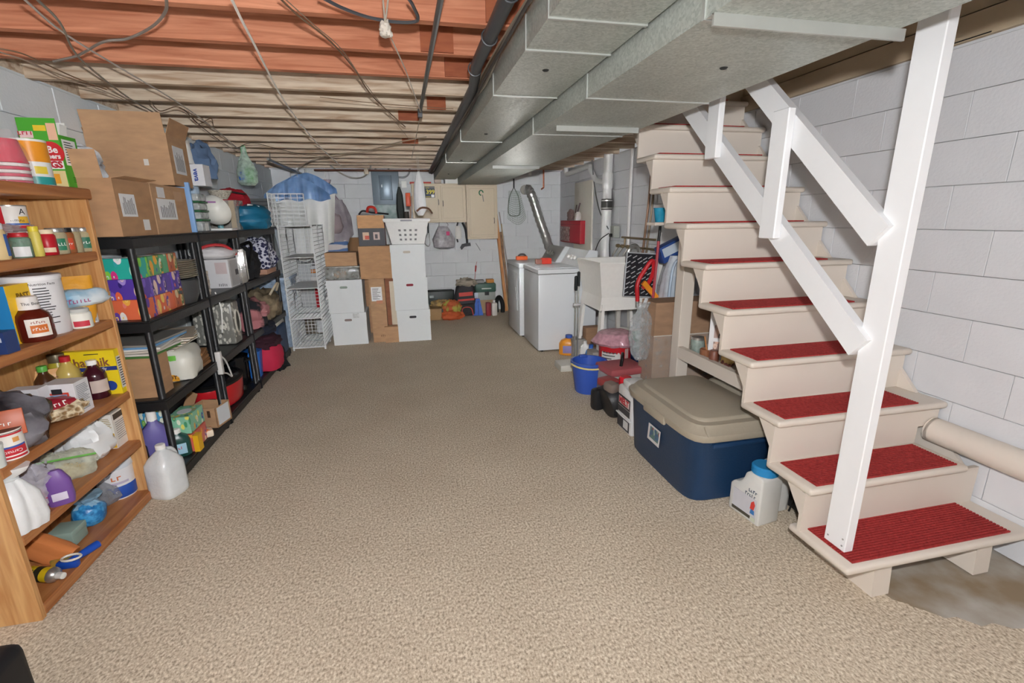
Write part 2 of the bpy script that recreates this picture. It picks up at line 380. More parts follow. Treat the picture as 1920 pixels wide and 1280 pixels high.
# ceiling: subfloor above, joists below, sill plates and stairwell
old = TWO('joist_pale', 'a68a70', 'd8c8b2', 3.0, (1, 9, 12), .3, .62, .85, .15, detail=7, distort=.6)
red = TWO('joist_red', 'b0694a', 'd89472', 2.6, (1, 9, 14), .32, .68, .8, .15, detail=7, distort=.8, extra=[(.8, 'e0a888')])
dk = TWO('joist_brown', '6e4a36', '8e6448', 3.0, (1, 9, 12), .3, .7, .85, .15)
subm = TWO('subfloor_boards', '5a4232', '7c5c46', 3.0, (10, 1, 10), .3, .7, .9, .1)
HX0, HX1, HY0, HY1 = 1.50, XR, .55, 3.42                        # stairwell opening
sub = MB()
for x0, x1, y0, y1 in ((XL-.2, HX0, Y0, YB+.2), (HX0, XR+.2, HY1, YB+.2), (HX0, XR+.2, Y0, HY0)): sub.box(x0, x1, y0, y1, 2.457, 2.48)
ceil = struct('ceiling', sub, subm)
for k in range(-9, 15):
    y = joist_y(k); x1 = HX0 if HY0-.1 < y+.02 < HY1+.05 else XR
    o = ob('joist', MB().box(XL-.05, x1, y, y+.04, ZJ+(.004 if k % 3 else 0), 2.457), red if k < 3 else old, ceil)
rr = random.Random(5)
for k, xs in ((-1, (.25, .42)), (0, (.36, .55)), (1, (.12, .27)), (2, (.26, .4)), (4, (.2, .33)), (5, (.0, .16)), (8, (.02, .18))):   # scabbed plywood pieces on the joist faces
    y = joist_y(k); ob('blocking', MB().box(xs[0], xs[1], y-.013, y-.001, 2.245, 2.41), TWO('plywood_red', '8e4a30', 'a8603e', 4, (2, 2, 9), .3, .7, .8), ceil)
for k in range(3, 14):
    y = joist_y(k); ob('blocking', MB().box(1.36, 1.40, y+.045, y+.36, 2.26, 2.44), dk, ceil)
beige = C('b8a78e', .6, var=.04)
struct('trim_1', MB().box(XL-.2, XL+.0, Y0, YB, WT, 2.46), old); struct('trim_2', MB().box(XL, XR, YB-.03, YB+.006, WT+.085, 2.46), old)
t3 = struct('trim_3', MB().box(2.535, XR+.2, Y0, HY1+.3, WT, 2.36), beige)       # painted sill and rim board along the stairwell
ob('rim_board', MB().box(2.55, XR+.2, Y0, HY1+.3, 2.37, 3.3), beige, t3)
ob('gap', MB().box(2.533, 2.55, 1.15, 1.33, WT+.004, WT+.012).box(2.533, 2.55, 1.5, 1.62, WT+.004, WT+.011).box(2.533, 2.55, 1.8, 2.1, WT+.004, WT+.009), BLACK, t3)
struct('trim_4', MB().box(HX0-.04, HX0, HY0, HY1, ZJ, 3.3).box(HX0-.04, XR+.2, HY1, HY1+.04, 2.30, 3.3).box(HX0-.04, XR+.2, HY0-.04, HY0, ZJ, 3.3).box(HX0-.04, XR+.2, HY0-.04, HY1+.04, 3.3, 3.33), beige)

# ------------------------------------------------------------------ staircase
cream = C('d8cec2', .45, var=.03, scale=6); gloss = C('eff0f2', .3, var=.015)
matred = TWO('red_ribbed_mat', '8c1c1c', 'b23230', 90, (1, 1, 1), .3, .7, .9, .3)
st = thing('staircase', 'cream painted wooden staircase with red ribbed tread mats and white railing', 'staircase', (1.57, 1.205, 0))
RISE, RUN, SX0, SX1 = .2135, .2115, 0.0, XR-1.57-.024
def mat_mesh(x0, x1, y0, y1):
    mb = MB(); n = 17; v = []; f = []
    prof = []
    for k in range(n):
        a, b = y0+(y1-y0)*k/n, y0+(y1-y0)*(k+.62)/n; prof += [(a, .0065), (b, .0065), (b, .001), (y0+(y1-y0)*(k+1)/n, .001)]
    prof = [(y0, 0)]+prof+[(y1, 0)]
    m = len(prof); v = [(x0, y, z) for y, z in prof]+[(x1, y, z) for y, z in prof]
    f = [(k, k+1, m+k+1, m+k) for k in range(m-1)]+[tuple(range(m-1, -1, -1)), tuple(range(m, 2*m))]
    return mb.add(v, [tuple(reversed(q)) for q in f])
tread_me = mat_me = riser_me = brk_me = None
for n in range(1, 12):
    zt = .18+RISE*(n-1); y = RUN*(n-1)
    if n == 1:
        tm = MB().rbox(SX0, SX1, 0, .30, -.034, 0, .014, 3)
        ob('tread', tm, cream, st, (0, y, zt))
        tread_me = MB().rbox(SX0, SX1, 0, .262, -.034, 0, .014, 3).mesh('tread'); tread_me.materials.append(cream)
        mat_me = mat_mesh(.045, .80, .02, .225).mesh('tread_mat'); mat_me.materials.append(matred)
        ob('tread_mat', mat_mesh(.045, .86, .025, .245), matred, st, (0, y, zt+.0005))
        for x in (.17, .70): ob('tread_support', MB().add([(x, .02, -.0), (x+.085, .02, 0), (x, .3, 0), (x+.085, .3, 0), (x, .03, .146), (x+.085, .03, .146), (x, .3, .146), (x+.085, .3, .146)], [(0, 2, 3, 1), (4, 5, 7, 6), (0, 1, 5, 4), (2, 6, 7, 3), (0, 4, 6, 2), (1, 3, 7, 5)]), cream, st)
        continue
    x1 = .80 if n == 2 else SX1
    if n == 2: ob('tread', MB().rbox(SX0, .85, 0, .262, -.034, 0, .014, 3), cream, st, (0, y, zt))
    else: ob('tread', tread_me, None, st, (0, y, zt))
    ob('tread_mat', mat_me, None, st, (0, y, zt+.0005))
    if n == 3: ob('riser', MB().box(.004, SX1-.012, .028, .046, -RISE+.085, -.034).box(.004, .84, .028, .046, -RISE-.02, -RISE+.085), cream, st, (0, y, zt))
    else: ob('riser', MB().box(.004, (SX1-.012), .028, .046, -RISE-.022, -.034), cream, st, (0, y, zt))
    ob('bracket', MB().prism([(.0, -.0), (.09, 0), (0, -.12)], .022, Matrix(((0, 0, 1, .012), (1, 0, 0, .047), (0, 1, 0, -.0345), (0, 0, 0, 1)))), cream, st, (0, y, zt))
# wall stringer, posts and rails, all fixed to the stairs
ob('stringer', MB().bar((SX1-.02, .35, .28), (SX1-.02, 2.35, 2.29), .02, .16), cream, st)
def W(p): return (p[0]-1.57, p[1]-1.205, p[2])
ob('newel_post', MB().rbox(.058, .100, .075, .172, .187, 2.34, .003, 1), gloss, st)
nails = MB()
for y, z in ((.09, .21), (.155, .215), (.09, .24)): nails.lathe([(.004, 0), (.004, .0012)], 8, M=Matrix.Translation((.058, y, z)) @ Matrix.Rotation(-PI/2, 4, 'Y'))
ob('nail', nails, C('9a9a98', .5), st)['kind'] = 'stuff'
def rail(a, b): return MB().bar(W(a), W(b), .04, .095, (0, 0, 1))
ob('handrail', rail((1.625, 1.36, 1.02), (1.625, 2.66, 2.13)), gloss, st)
ob('handrail', rail((1.625, 1.36, 1.425), (1.625, 2.42, 2.40)), gloss, st)
ob('baluster', MB().rbox(.0, .034, .60, .695, .16+1.24, 1.93, .004, 1), gloss, st)
ob('baluster', MB().rbox(.0, .034, 1.07, 1.165, 1.79, 2.38, .004, 1), gloss, st)
# bench under the stairs
bn = thing('under_stair_bench', 'cream painted bench with tall post and shelf under the stairs', 'bench', (1.83, 2.12, 0))
ob('post', MB().rbox(.0, .09, .76, .85, 0, 1.63, .003, 1), cream, bn); ob('front_rail', MB().box(.0, .04, .0, .76, .525, .607), cream, bn); ob('shelf_board', MB().box(.04, .60, .0, .85, .565, .585), cream, bn); ob('back_post', MB().box(.60, .68, .79, .85, 0, .585), cream, bn)

# drain pipe on the right wall, ends at the third riser
dp = thing('drain_pipe', 'fat cream painted pipe running low along the wall over the stairs', 'pipe', (2.494, 1.65, .46))
ob('pipe_run', MB().lathe([(.062, 0), (.062, 2.3)], 24, M=Matrix.Rotation(PI/2, 4, 'X')), cream, dp); ob('end_cap', MB().lathe([(.0, -.012), (.05, -.008), (.062, .006), (.062, .02)], 24, M=Matrix.Rotation(PI/2, 4, 'X')), cream, dp)

# ------------------------------------------------------------------ air ducts under the joists
def galv():
    m, nt, N, L, b = newmat('galvanised_steel')
    v = tex(nt, 'Voronoi', coords(nt), Scale=120.0); nz = tex(nt, 'Noise', coords(nt, (1, .3, 1)), Scale=5.0, Detail=5.0)
    sep = N.new('ShaderNodeSeparateColor'); L.new(v.outputs['Color'], sep.inputs[0])
    c = mixc(nt, ramp(nt, sep.outputs[0], [(0, '98a09c'), (1, 'ccd2cc')]), ramp(nt, nz.outputs[0], [(.3, 'a0a69f'), (.7, 'bfc4bc')]), .5)
    L.new(c, b.inputs['Base Color']); b.inputs['Metallic'].default_value = .3
    L.new(ramp(nt, sep.outputs[1], [(0, (.38,)*3+(1,)), (1, (.55,)*3+(1,))]), b.inputs['Roughness']); return m
GV = galv(); GVB = C('c9ccc8', .35, .6)
def duct(name, label, x0, x1, z0, z1, y0, y1, seams, cleats, buttons):
    t = thing(name, label, 'duct', ((x0+x1)/2, y0, z0)); cx = (x0+x1)/2; hw = (x1-x0)/2
    ys = [y0]+seams+[y1]
    for a, b in zip(ys, ys[1:]): ob('section', MB().box(-hw, hw, a-y0+.002, b-y0-.002, 0, z1-z0), GV, t)
    for s in seams: ob('seam', MB().box(-hw-.004, hw+.004, s-y0-.006, s-y0+.006, -.005, z1-z0), GVB, t)
    for s in cleats: ob('drive_cleat', MB().box(-hw+.0, hw+.02, s-y0-.004, s-y0+.004, -.03, 0).box(-hw, hw+.02, s-y0, s-y0+.03, -.004, 0), GVB, t)
    for x, y in buttons: ob('plug', MB().lathe([(.0, -.006), (.010, -.005), (.014, -.001), (.014, 0)], 14, (x-cx, y-y0, 0)), C('3a3c3c', .5, .5), t)
    return t
duct('air_duct', 'narrower galvanised duct running beside the black pipe and cable bundle', .462, .782, 2.085, 2.215, -.2, 7.55, [.9, 1.55, 1.83, 2.48, 3.9, 5.3], [], [(.60, 2.05), (.60, 3.55), (.6, 5.1), (.6, 6.6)])
duct('air_duct', 'wide low galvanised duct passing over the staircase side', .80, 1.385, 2.0, 2.2, -.2, 7.35, [1.26, 2.1, 3.0], [1.22], [(1.12, 1.62)])
d2 = bpy.data.objects['air_duct.001']
for s, a, b in ((2.72, .86, 1.36), (4.75, .86, 1.33)): ob('drive_cleat', MB().box(a-1.0925, b-1.0925, s+.2-.004, s+.2+.004, -.028, 0).box(a-1.0925, b-1.0925, s+.2, s+.23, -.004, 0), GVB, d2)
pt = MB().box(-.07, .2, 1.05, 1.24, -.003, 0); ob('patch_plate', pt, GVB, d2)
for x, y in ((-.02, 1.2), (.12, 1.2)): ob('screw', MB().lathe([(0, -.008), (.005, -.007), (.005, -.003)], 8, (x, y, 0)), GVB, d2)
# ------------------------------------------------------------------ helpers for goods on shelves
def face_cam(p): return math.atan2(-p[1], -p[0])
def arc(mb, R_, z0, z1, a0, a1, n=12):
    v = []; f = []
    for k in range(n+1):
        a = a0+(a1-a0)*k/n
        for r in (R_, R_+.0007):
            for z in (z0, z1): v.append((r*math.cos(a), r*math.sin(a), z))
    for k in range(n):
        i, j = 4*k, 4*k+4; f += [(i+2, j+2, j+3, i+3), (i, i+1, j+1, j), (i, j, j+2, i+2), (i+1, i+3, j+3, j+1)]
    return mb.add(v, f+[(0, 2, 3, 1), (4*n, 4*n+1, 4*n+3, 4*n+2)], True)
def rlabel(t, R_, z0, z1, mat, ang, half=.9, name='paper_label'):
    return ob(name, arc(MB(), R_, z0, z1, ang-half, ang+half), mat, t)
def rtext(t, s, size, mat, R_, z, ang, flip=False, sx=1):
    o = text(s, size, mat, t, (0, 0, 0), (0, 0, 0)); me = o.data; o.scale = (1, 1, 1)
    for v in me.vertices:
        x, y, e = v.co; x *= sx
        if flip: x, y = -x, -y
        a = ang+x/R_; r = R_+.0012+max(0, e); v.co = (r*math.cos(a), r*math.sin(a), z+y)
    return o
JAR = [(.0, 0), (.9, 0), (1, .04), (1, .76), (.82, .83), (.82, .86)]
LID = [(.0, .83), (.86, .83), (.88, .85), (.88, .98), (.84, 1), (0, 1)]
CAN = [(0, .02), (.95, .02), (1, .0), (1, .03), (.985, .04), (.985, .96), (1, .97), (1, 1), (.95, .99), (0, .98)]
BOTTLE = [(0, 0), (.92, 0), (1, .04), (1, .58), (.9, .68), (.5, .8), (.36, .86), (.36, .93)]
BCAP = [(0, .88), (.44, .88), (.44, .99), (.4, 1), (0, 1)]
SILVER, GLASS, RED = C('b8b8b4', .3, .8), CLEAR('cfd8d0', .45), C('b8242c', .4)
def wrinkle(name, h, scale=9, rough=.35, bump=.5, **k): return C(h, rough, 0, .1, scale, bump, **k)

# ------------------------------------------------------------------ oak bookcase
oak = TWO('oak_board', '9a5c30', 'bd8250', 3.2, (8, 1, 14), .3, .7, .42, .08, detail=7, distort=.5)
oakv = TWO('oak_veneer', 'b47c48', 'd6a870', 2.2, (14, 14, 1.1), .3, .7, .4, .06, detail=6, distort=1.2, extra=[(.85, 'a86e3c')])
BX0, BX1, BY0, BY1 = -1.80, -1.49, 1.86, 2.752
bk = thing('bookcase', 'oak bookcase packed with groceries at the left edge', 'bookcase', (BX0, BY0, 0))
D, Wd = BX1-BX0, BY1-BY0
for y in (0, Wd-.026): ob('side_panel', MB().rbox(0, D, y, y+.026, 0, 1.616, .003, 1), oakv, bk)
ob('back_panel', MB().box(.0, .006, .026, Wd-.026, .01, 1.615), oakv, bk)
ob('top_board', MB().rbox(-.01, D+.012, -.015, Wd+.012, 1.616, 1.665, .008, 2), oak, bk)
S = [0, 1.665, 1.37, 1.03, .642, .36, .055]
for z in S[2:6]: ob('shelf', MB().rbox(.007, D-.002, .027, Wd-.027, z-.042, z, .005, 1), oak, bk)
ob('bottom_shelf', MB().rbox(.007, D-.002, .027, Wd-.027, .005, .055, .004, 1), oak, bk)
BK = -1.79

# -- top of the bookcase
t, R_, H_ = pround('plastic_sleeve', 'clear plastic sleeve over the upturned red cups on the bookcase top', 'bag', (2, 54), (262, 344), S[1], [], X=-1.53)
for k in range(7):
    z = k*.0135; ob('cup', MB().lathe([(R_*1.0, z), (R_*1.03, z+.003), (R_*1.0, z+.006), (R_*.99, z+.012)] if k < 6 else [(R_*1.0, z), (R_*1.03, z+.003), (R_*.98, z+.01), (R_*.72, H_-.006), (R_*.69, H_), (0, H_-.008)], 24), C('e8e4e0' if k % 2 else 'd0405a', .5) if k < 6 else C('d43a52', .45), t)
ob('clear_bag', MB().loft([(0, R_*1.1, R_*1.1), (.1, R_*1.12, R_*1.1), (H_*.8, R_*.98, R_*.9), (H_*1.05, R_*.7, R_*.5), (H_*1.22, R_*.5, R_*.06)], 24, 5, .06, 3, wob=.2), CLEAR('f2e6e8', .13, .08), t)
unstack(t, 'cup', 'paper_cup', 'of the upturned red paper cups nested on the bookcase top', 'cup', 'nested red paper cups')
t, R_, H_ = pround('can', 'tall can with orange upper half and teal foot, before the green box', 'can', (46, 98), (264, 351), S[1],
    [('body', CAN, C('e9ebe8', .35)), ('foot_band', [(1, .03), (1.005, .03), (1.005, .2), (1, .2)], C('2f9c98', .35)), ('upper_wrap', [(1, .52), (1.006, .52), (1.006, .95), (1, .95)], C('eb9a28', .35)), ('bottom_rim', [(0, .985), (.9, .985), (.96, 1.0), (.9, .99)], SILVER)], X=-1.54)
ob('printed_lemon', arc(MB(), R_*1.002, H_*.26, H_*.42, face_cam(t.location)+.05, face_cam(t.location)+.75), C('e9cf45', .4), t)
rtext(t, '~light', .02, INK, R_, H_*.36, face_cam(t.location)-.5)
gr = C('4aa82e', .35)
t, dm, _ = pbox('snack_box', 'bright green carton with raised flap on the bookcase top', 'box', (62, 133, 163), (254, 355), S[1], gr, back=-1.86, X=-1.565)
w_, d_, h_ = dm
ob('raised_flap', MB().box(-w_/2, w_/2, -d_/2, -d_/2+.002, h_, h_+.07), gr, t)
ob('open_flap', MB().bar((w_/2-.01, -.01, h_), (w_/2+.0, -.01, h_+.05), .002, .05, (0, 1, 0)), WHITE, t); ob('open_flap', MB().box(-.02, w_/2-.03, d_/2-.003, d_/2, h_, h_+.07), WHITE, t)
panel(t, 'F', dm, .02, .36, .93, 1.05, C('e8c8c8', .4)); ftext(t, 'F', dm, .19, 1.02, '~popc', .03, C('c83048'), bold=.001)
panel(t, 'F', dm, .40, .72, 1.06, 1.16, C('e8c832', .4)); panel(t, 'F', dm, .74, .98, .9, 1.2, C('e6b89a', .4))
ob('red_roundel', MB().lathe([(.052, 0), (.052, .001), (0, .001)], 24, M=Matrix.Translation((w_*.22, -d_/2-.0005, h_*.66)) @ Matrix.Rotation(PI/2, 4, 'X')), C('d02c30', .4), t)
ftext(t, 'F', dm, .76, .72, 'Be', .042, WHITE, bold=.001); ftext(t, 'F', dm, .74, .6, 'thers', .03, WHITE, bold=.001)
panel(t, 'F', dm, .58, .98, .37, .52, WHITE, off=.0012); ftext(t, 'F', dm, .79, .445, 'GS', .04, C('c02838'), off=.003, bold=.002)
panel(t, 'F', dm, .42, .97, .03, .34, C('ead79a', .5)); panel(t, 'F', dm, .6, .8, .1, .28, C('f0a830', .5), off=.001)
panel(t, 'R', dm, .12, .88, .45, .93, WHITE); flines(t, 'R', dm, .2, .82, .48, .9, 9, INK, 3); flines(t, 'R', dm, .3, .7, .12, .24, 3, C('2c6820'), 4)
# -- second shelf: spices and tins
Z = S[2]
t, R_, H_ = pround('seasoning_jar', 'tall jar of tan powder with blue label, leftmost of the spice shelf', 'jar', (-12, 18), (418, 488), Z, [('body', JAR, C('d9c290', .5)), ('lid', LID, C('dfe6ee', .4))], X=-1.52)
rlabel(t, R_*1.01, H_*.1, H_*.7, C('3b63a8', .5), face_cam(t.location)+1.3, .5)
def tin(name, label, xs, ys, Z, panelcol, zoff=0):
    t, R_, H_ = pround(name, label, 'can', xs, ys, Z, [('body', CAN, C('e6e2dc', .4)), ('bottom_rim', [(0, .97), (.95, .985), (1.0, 1.0), (1.005, .96)], SILVER)], X=-1.585)
    a = face_cam(t.location)
    rlabel(t, R_*.99, H_*.06, H_*.94, C('c62a34', .4), a-.95, .55, 'red_band'); rlabel(t, R_*.99, H_*.3, H_*.36, C('2c58a8', .4), a+.4, .75, 'blue_band')
    rlabel(t, R_*.99, H_*.06, H_*.28, C('c83038', .4), a+.55, .6, 'red_foot'); rlabel(t, R_*.995, H_*.36, H_*.6, C('e8b83c', .4), a+.75, .35, 'yellow_patch')
    rtext(t, 'A', H_*.3, INK, R_, H_*.76, a+.7); rtext(t, '~Evaporat', H_*.09, INK, R_, H_*.45, a+.35); return t, H_
t1, h1 = tin('can', 'red and white tin carrying another tin on its lid', (20, 70), (437, 482), Z, None)
t2, h2 = tin('can', 'red, white and yellow tin balanced on top of a matching tin', (12, 60), (385, 437), Z+h1, None)
t2.location = (t1.location.x-.004, t1.location.y-.006, Z+h1)
single('carton', 'small blue and white carton behind the tan powder jar', 'box', MB().rbox(-.05, .05, -.03, .03, 0, .13, .003), C('5a6c98', .5), at(8, 470, Z=Z)+Vector((-.12, .03, 0)))
def spice(label, xs, ys, body, lid, lab=None, labtxt=None, sh=JAR, name='spice_jar', labz=(.15, .6)):
    t, R_, H_ = pround(name, label, 'jar', xs, ys, Z, [('body', sh, body), ('lid', LID, lid)], None, 16, X=-1.515)
    if lab: rlabel(t, R_*1.01, H_*labz[0], H_*labz[1], lab, face_cam(t.location), .8)
    if labtxt: rtext(t, labtxt, R_*.5, WHITE, R_*1.02, H_*(labz[0]+labz[1])/2, face_cam(t.location))
    return t
spice('square green glass jar with red lid and white label', (30, 61), (436, 483), CLEAR('7fa08c', .75), RED, C('e4e6e6', .5), None, name='glass_jar', labz=(.05, .45))
spice('slim jar of yellow seasoning with a yellow cap', (66, 83), (424, 480), C('d8c860', .45), C('e3d03c', .4))
spice('jar of red sprinkles with a cream lid', (80, 108), (430, 478), C('b8202c', .35), C('ead9b8', .5), C('e0c8a8', .5), labz=(.12, .3))
spice('wide spice jar with silver lid and green label beside red sprinkles', (97, 128), (427, 474), C('b4a888', .35, var=.2, scale=200), SILVER, C('2d7a5c', .5), '~italia')
spice('spice jar with black lid and orange label', (118, 142), (427, 471), C('9a6038', .4), BLACK, C('c84a2c', .5), '~spice')
spice('narrow spice jar with silver lid second from the right end', (132, 155), (426, 471), C('a89c7c', .35, var=.2, scale=200), SILVER)
spice('spice jar with silver lid and green label at the right end', (148, 176), (426, 470), C('b0a684', .35, var=.2, scale=200), SILVER, C('2a6e54', .5), '~herbs')
single('candy_wrapper', 'crumpled shiny wrapper lying on the spice jar lids', 'wrapper', MB().blob(.17, .06, .035, 4, .5, 3.5), CLEAR('b8a8a8', .85), Vector((-1.62, 2.42, Z+.098)), 1.2)

# -- third shelf
Z = S[3]
t = thing('plastic_bag', 'crumpled clear bag above the blue and yellow pasta carton', 'bag', at(18, 640, Z=Z)+Vector((-.13, -.02, .0)))
ob('film', MB().blob(.2, .16, .33, 7, .35, 3), CLEAR('c8ccd0', .55), t)
t, dm, _ = pbox('pasta_carton', 'carton with blue front and yellow side reading PAST', 'box', (4, 37, 52), (566, 645), Z, C('f0c428', .45), d=.16, h=.235, w=.06)
panel(t, 'F', dm, 0, 1, 0, 1, C('2f8fd0', .4)); ftext(t, 'R', dm, .5, .8, 'PAST', .03, C('7a5a18'), bold=.001)
t, R_, H_ = pround('sauce_bottle', 'barbecue sauce bottle with white neck wrap and oval label', 'bottle', (43, 100), (553, 641), Z, [('body', [(0, 0), (.9, 0), (1, .05), (1, .48), (.9, .6), (.6, .7), (.46, .74), (.46, .9)], C('5a1c12', .2, coat=.4)), ('neck_wrap', [(0, .68), (.57, .68), (.5, .99), (.44, 1), (0, 1)], C('e8e4e0', .5))])
a = face_cam(t.location)+.25
rlabel(t, R_*1.01, H_*.12, H_*.52, C('ece6dc', .5), a, .62); rlabel(t, R_*1.02, H_*.2, H_*.38, C('d0702c', .5), a, .42, 'orange_badge')
rtext(t, 'The Best', R_*.26, INK, R_*.56, H_*.84, a); rtext(t, '~BARBEC', R_*.22, C('8a2818'), R_*1.03, H_*.44, a); rtext(t, '~SAUCE', R_*.26, WHITE, R_*1.035, H_*.29, a)
t, R_, H_ = pround('canister', 'large white drink mix canister with red stripe behind the sauce bottle', 'tub', (42, 126), (513, 630), Z, [('body', [(0, 0), (.97, 0), (1, .02), (1, .92)], C('e4e4e6', .4)), ('lid', [(0, .92), (1.03, .92), (1.04, .98), (1, 1), (0, 1)], C('eeeef0', .4))])
a = face_cam(t.location)
rlabel(t, R_*1.004, H_*.1, H_*.88, C('b03a4a', .4), a-.35, .1, 'red_stripe'); rlabel(t, R_*1.004, H_*.62, H_*.86, C('9c2c50', .4), a-1.0, .35, 'picture')
mb = MB()
for k in range(14): arc(mb, R_*1.006, H_*(.2+.045*k), H_*(.2+.045*k+.015), a+.0, a+.35+.35*random.Random(k).random(), 4)
ob('small_print', mb, INK, t)['kind'] = 'stuff'
rtext(t, 'Nutrition Facts', R_*.15, INK, R_*1.01, H_*.86, a+.35)
t = thing('snack_pouch', 'golden yellow stand-up pouch at the right end of its shelf', 'pouch', (-1.605, 2.63, Z), .54)
ob('pouch_body', MB().loft([(0, .085, .04), (.05, .095, .045), (.14, .1, .035), (.2, .1, .012), (.23, .1, .003)], 28, 4, .03, 2, 3.2), wrinkle('po', 'd99a2c', 14), t)
text('~abary', .035, C('f0dcb0'), t, (-.01, -.046, .16), (PI/2, 0, 0), bold=.001); ob('picture', MB().blob(.06, .012, .05, 2, .3, c=(.03, -.043, .05)), C('e8c070'), t)
t = thing('snack_bag', 'light blue and white bag lying across small bottles', 'bag', (-1.565, (at(115, 560, X=-1.55).y+at(198, 560, X=-1.55).y)/2, Z+.088), 1.15)
ob('bag_body', MB().blob(.25, .12, .085, 8, .22, 2.2, .3), TWO('bag_blue_white', '7fb4d2', 'dfeaf0', 6, (1, 1, 1), .4, .6, .35, .3), t)
text('~coconut', .03, C('b05a88'), t, (-.06, -.062, .03), (PI/2, 0, 0), bold=.0006)
for lab, xs, ys, cols in (('small white shaker bottle nearest the canister', (122, 145), (577, 611), ('e6e6e4', 'e6e6e4', 'c8c8cc')), ('white jar printed with a red fruit picture', (139, 173), (577, 616), ('e8e8de', 'c2c4c0', 'c43848')), ('small white bottle with a silver foot beside the red fruit jar', (166, 184), (577, 605), ('e4e4e6', 'e8e8ea', 'a8aab0'))):
    t, R_, H_ = pround('supplement_bottle', lab, 'bottle', xs, ys, Z, [('body', JAR, C(cols[0], .4)), ('lid', LID, C(cols[1], .4))], None, 16)
    rlabel(t, R_*1.01, H_*.12, H_*.4, C(cols[2], .5), face_cam(t.location), .7)
t, dm, _ = pbox('tea_tin', 'navy blue tin cut by the left picture edge', 'tin', (-30, 16, 24), (622, 664), Z, C('2c4074', .4), d=.06, w=.10); panel(t, 'F', dm, .5, .9, .55, .75, C('c8d0e0', .5))

# -- fourth shelf
Z = S[4]
t, dm, _ = pbox('mix_box', 'yellow carton with blue strip and round blue seal at shelf end', 'box', (128, 231, 248), (653, 737), Z, C('ecd326', .4), back=BK)
ftext(t, 'F', dm, .55, .74, 'hawaik', .062, C('8a5a38'), bold=.0015, sx=.9); panel(t, 'F', dm, .3, 1, .55, .64, C('2c3c80', .4)); ftext(t, 'F', dm, .66, .595, '-Friendly', .02, WHITE)
ob('blue_seal', MB().lathe([(.026, 0), (.026, .001), (0, .001)], 24, M=Matrix.Translation((dm[0]*.32, -dm[1]/2-.0005, dm[2]*.2)) @ Matrix.Rotation(PI/2, 4, 'X')), C('2a4490', .4), t)
panel(t, 'R', dm, .1, .9, .12, .84, C('d6d6d2', .5)); flines(t, 'R', dm, .16, .84, .15, .82, 12, INK, 8); flines(t, 'F', dm, .45, .72, .9, .95, 1, INK, 2)
Zb = Z
def bottle(label, xs, ys, body, cap, lab=None, sh=BOTTLE, cp=BCAP):
    t, R_, H_ = pround('bottle', label, 'bottle', xs, ys, Zb, [('body', sh, body), ('cap', cp, cap)], None, 18)
    if lab: rlabel(t, R_*1.01, H_*.18, H_*.5, lab, face_cam(t.location)+.3, .8)
    return t
bottle('oil bottle with red cap before the yellow carton', (124, 160), (664, 752), C('c8b060', .25), RED)
bottle('dark syrup bottle with white cap and picture label', (170, 206), (672, 748), C('3c1420', .2, coat=.3), WHITE, C('c8b8b0', .5))
bottle('dark bottle with a green cap behind the white cartons', (84, 118), (682, 772), C('4a2c18', .25), C('5cae46', .4))
bottle('olive jar with metal lid in front of the yellow carton', (112, 140), (660, 750), C('a89c30', .3), C('6c6450', .4, .5), None, JAR, LID)
t, dm, _ = pbox('cracker_box', 'white carton with red panel and grey small print on its side', 'box', (90, 152, 181), (716, 778), Z, C('e8e8ea', .45), back=BK)
panel(t, 'F', dm, .12, .8, .25, .74, C('dc5240', .4)); panel(t, 'F', dm, .18, .74, .6, .68, C('88b8dc', .4), off=.001); panel(t, 'F', dm, .3, .62, .7, .86, C('2c2c30', .4), off=.0015)
ftext(t, 'F', dm, .46, .45, '~saltin', .022, WHITE, bold=.0006); flines(t, 'R', dm, .1, .9, .1, .9, 16, C('8a8c92'), 5)
t, dm, _ = pbox('cracker_box', 'white carton with black roundel, left of the red panelled one', 'box', (30, 88, 96), (726, 795), Z, C('e4e4e8', .45), d=.06); panel(t, 'F', dm, .45, .75, .72, .9, C('2a2a2e', .4)); panel(t, 'F', dm, .6, .95, .45, .68, C('d84c40', .4))
t = thing('chip_bag', 'clear and orange bag reading CLASSIC behind the white cartons', 'bag', at(128, 768, Z=Z)+Vector((-.13, .12, 0)), .5); t.scale = (.72, .72, .72)
ob('bag_body', MB().loft([(0, .11, .03), (.05, .12, .04), (.16, .12, .04), (.22, .12, .012), (.24, .12, .004)], 28, 5, .04, 5, 3), wrinkle('cb', 'd8a468', 12), t); text('CLASSIC', .032, C('7a4a40'), t, (0, -.046, .18), (PI/2, 0, 0), bold=.0008)
t = thing('nut_bag', 'clear pouch of pale nuts with a red label drooping over the shelf', 'bag', at(110, 800, Z=Z)+Vector((-.06, .03, .02)), .95)
ob('filling', MB().blob(.30, .13, .075, 11, .25, 3, .3), TWO('nut_pieces', 'a08058', 'e8d8b8', 42, (1, 1, 1), .3, .6, .6, .8, kind='Voronoi'), t)
ob('printed_label', MB().blob(.20, .10, .05, 12, .2, 2, .3, c=(.0, -.005, .048)), C('9c2434', .3), t); text('~croutons', .03, WHITE, t, (.0, -.055, .075), (1.0, 0, 0))
ob('red_end', MB().blob(.07, .12, .06, 13, .2, c=(-.14, -.01, .0)), C('b8242c', .3), t)
t = thing('coffee_bag', 'slumped black and grey bag with orange label at left', 'bag', stand(36, 850, Z, .1)+Vector((-.02, .0, 0)), .35)
ob('bag_body', MB().blob(.26, .2, .22, 15, .3, 2, .3), TWO('dark_foil', '2c2a2e', '8a8890', 5, (1, 1, 1), .4, .7, .25, .4), t)
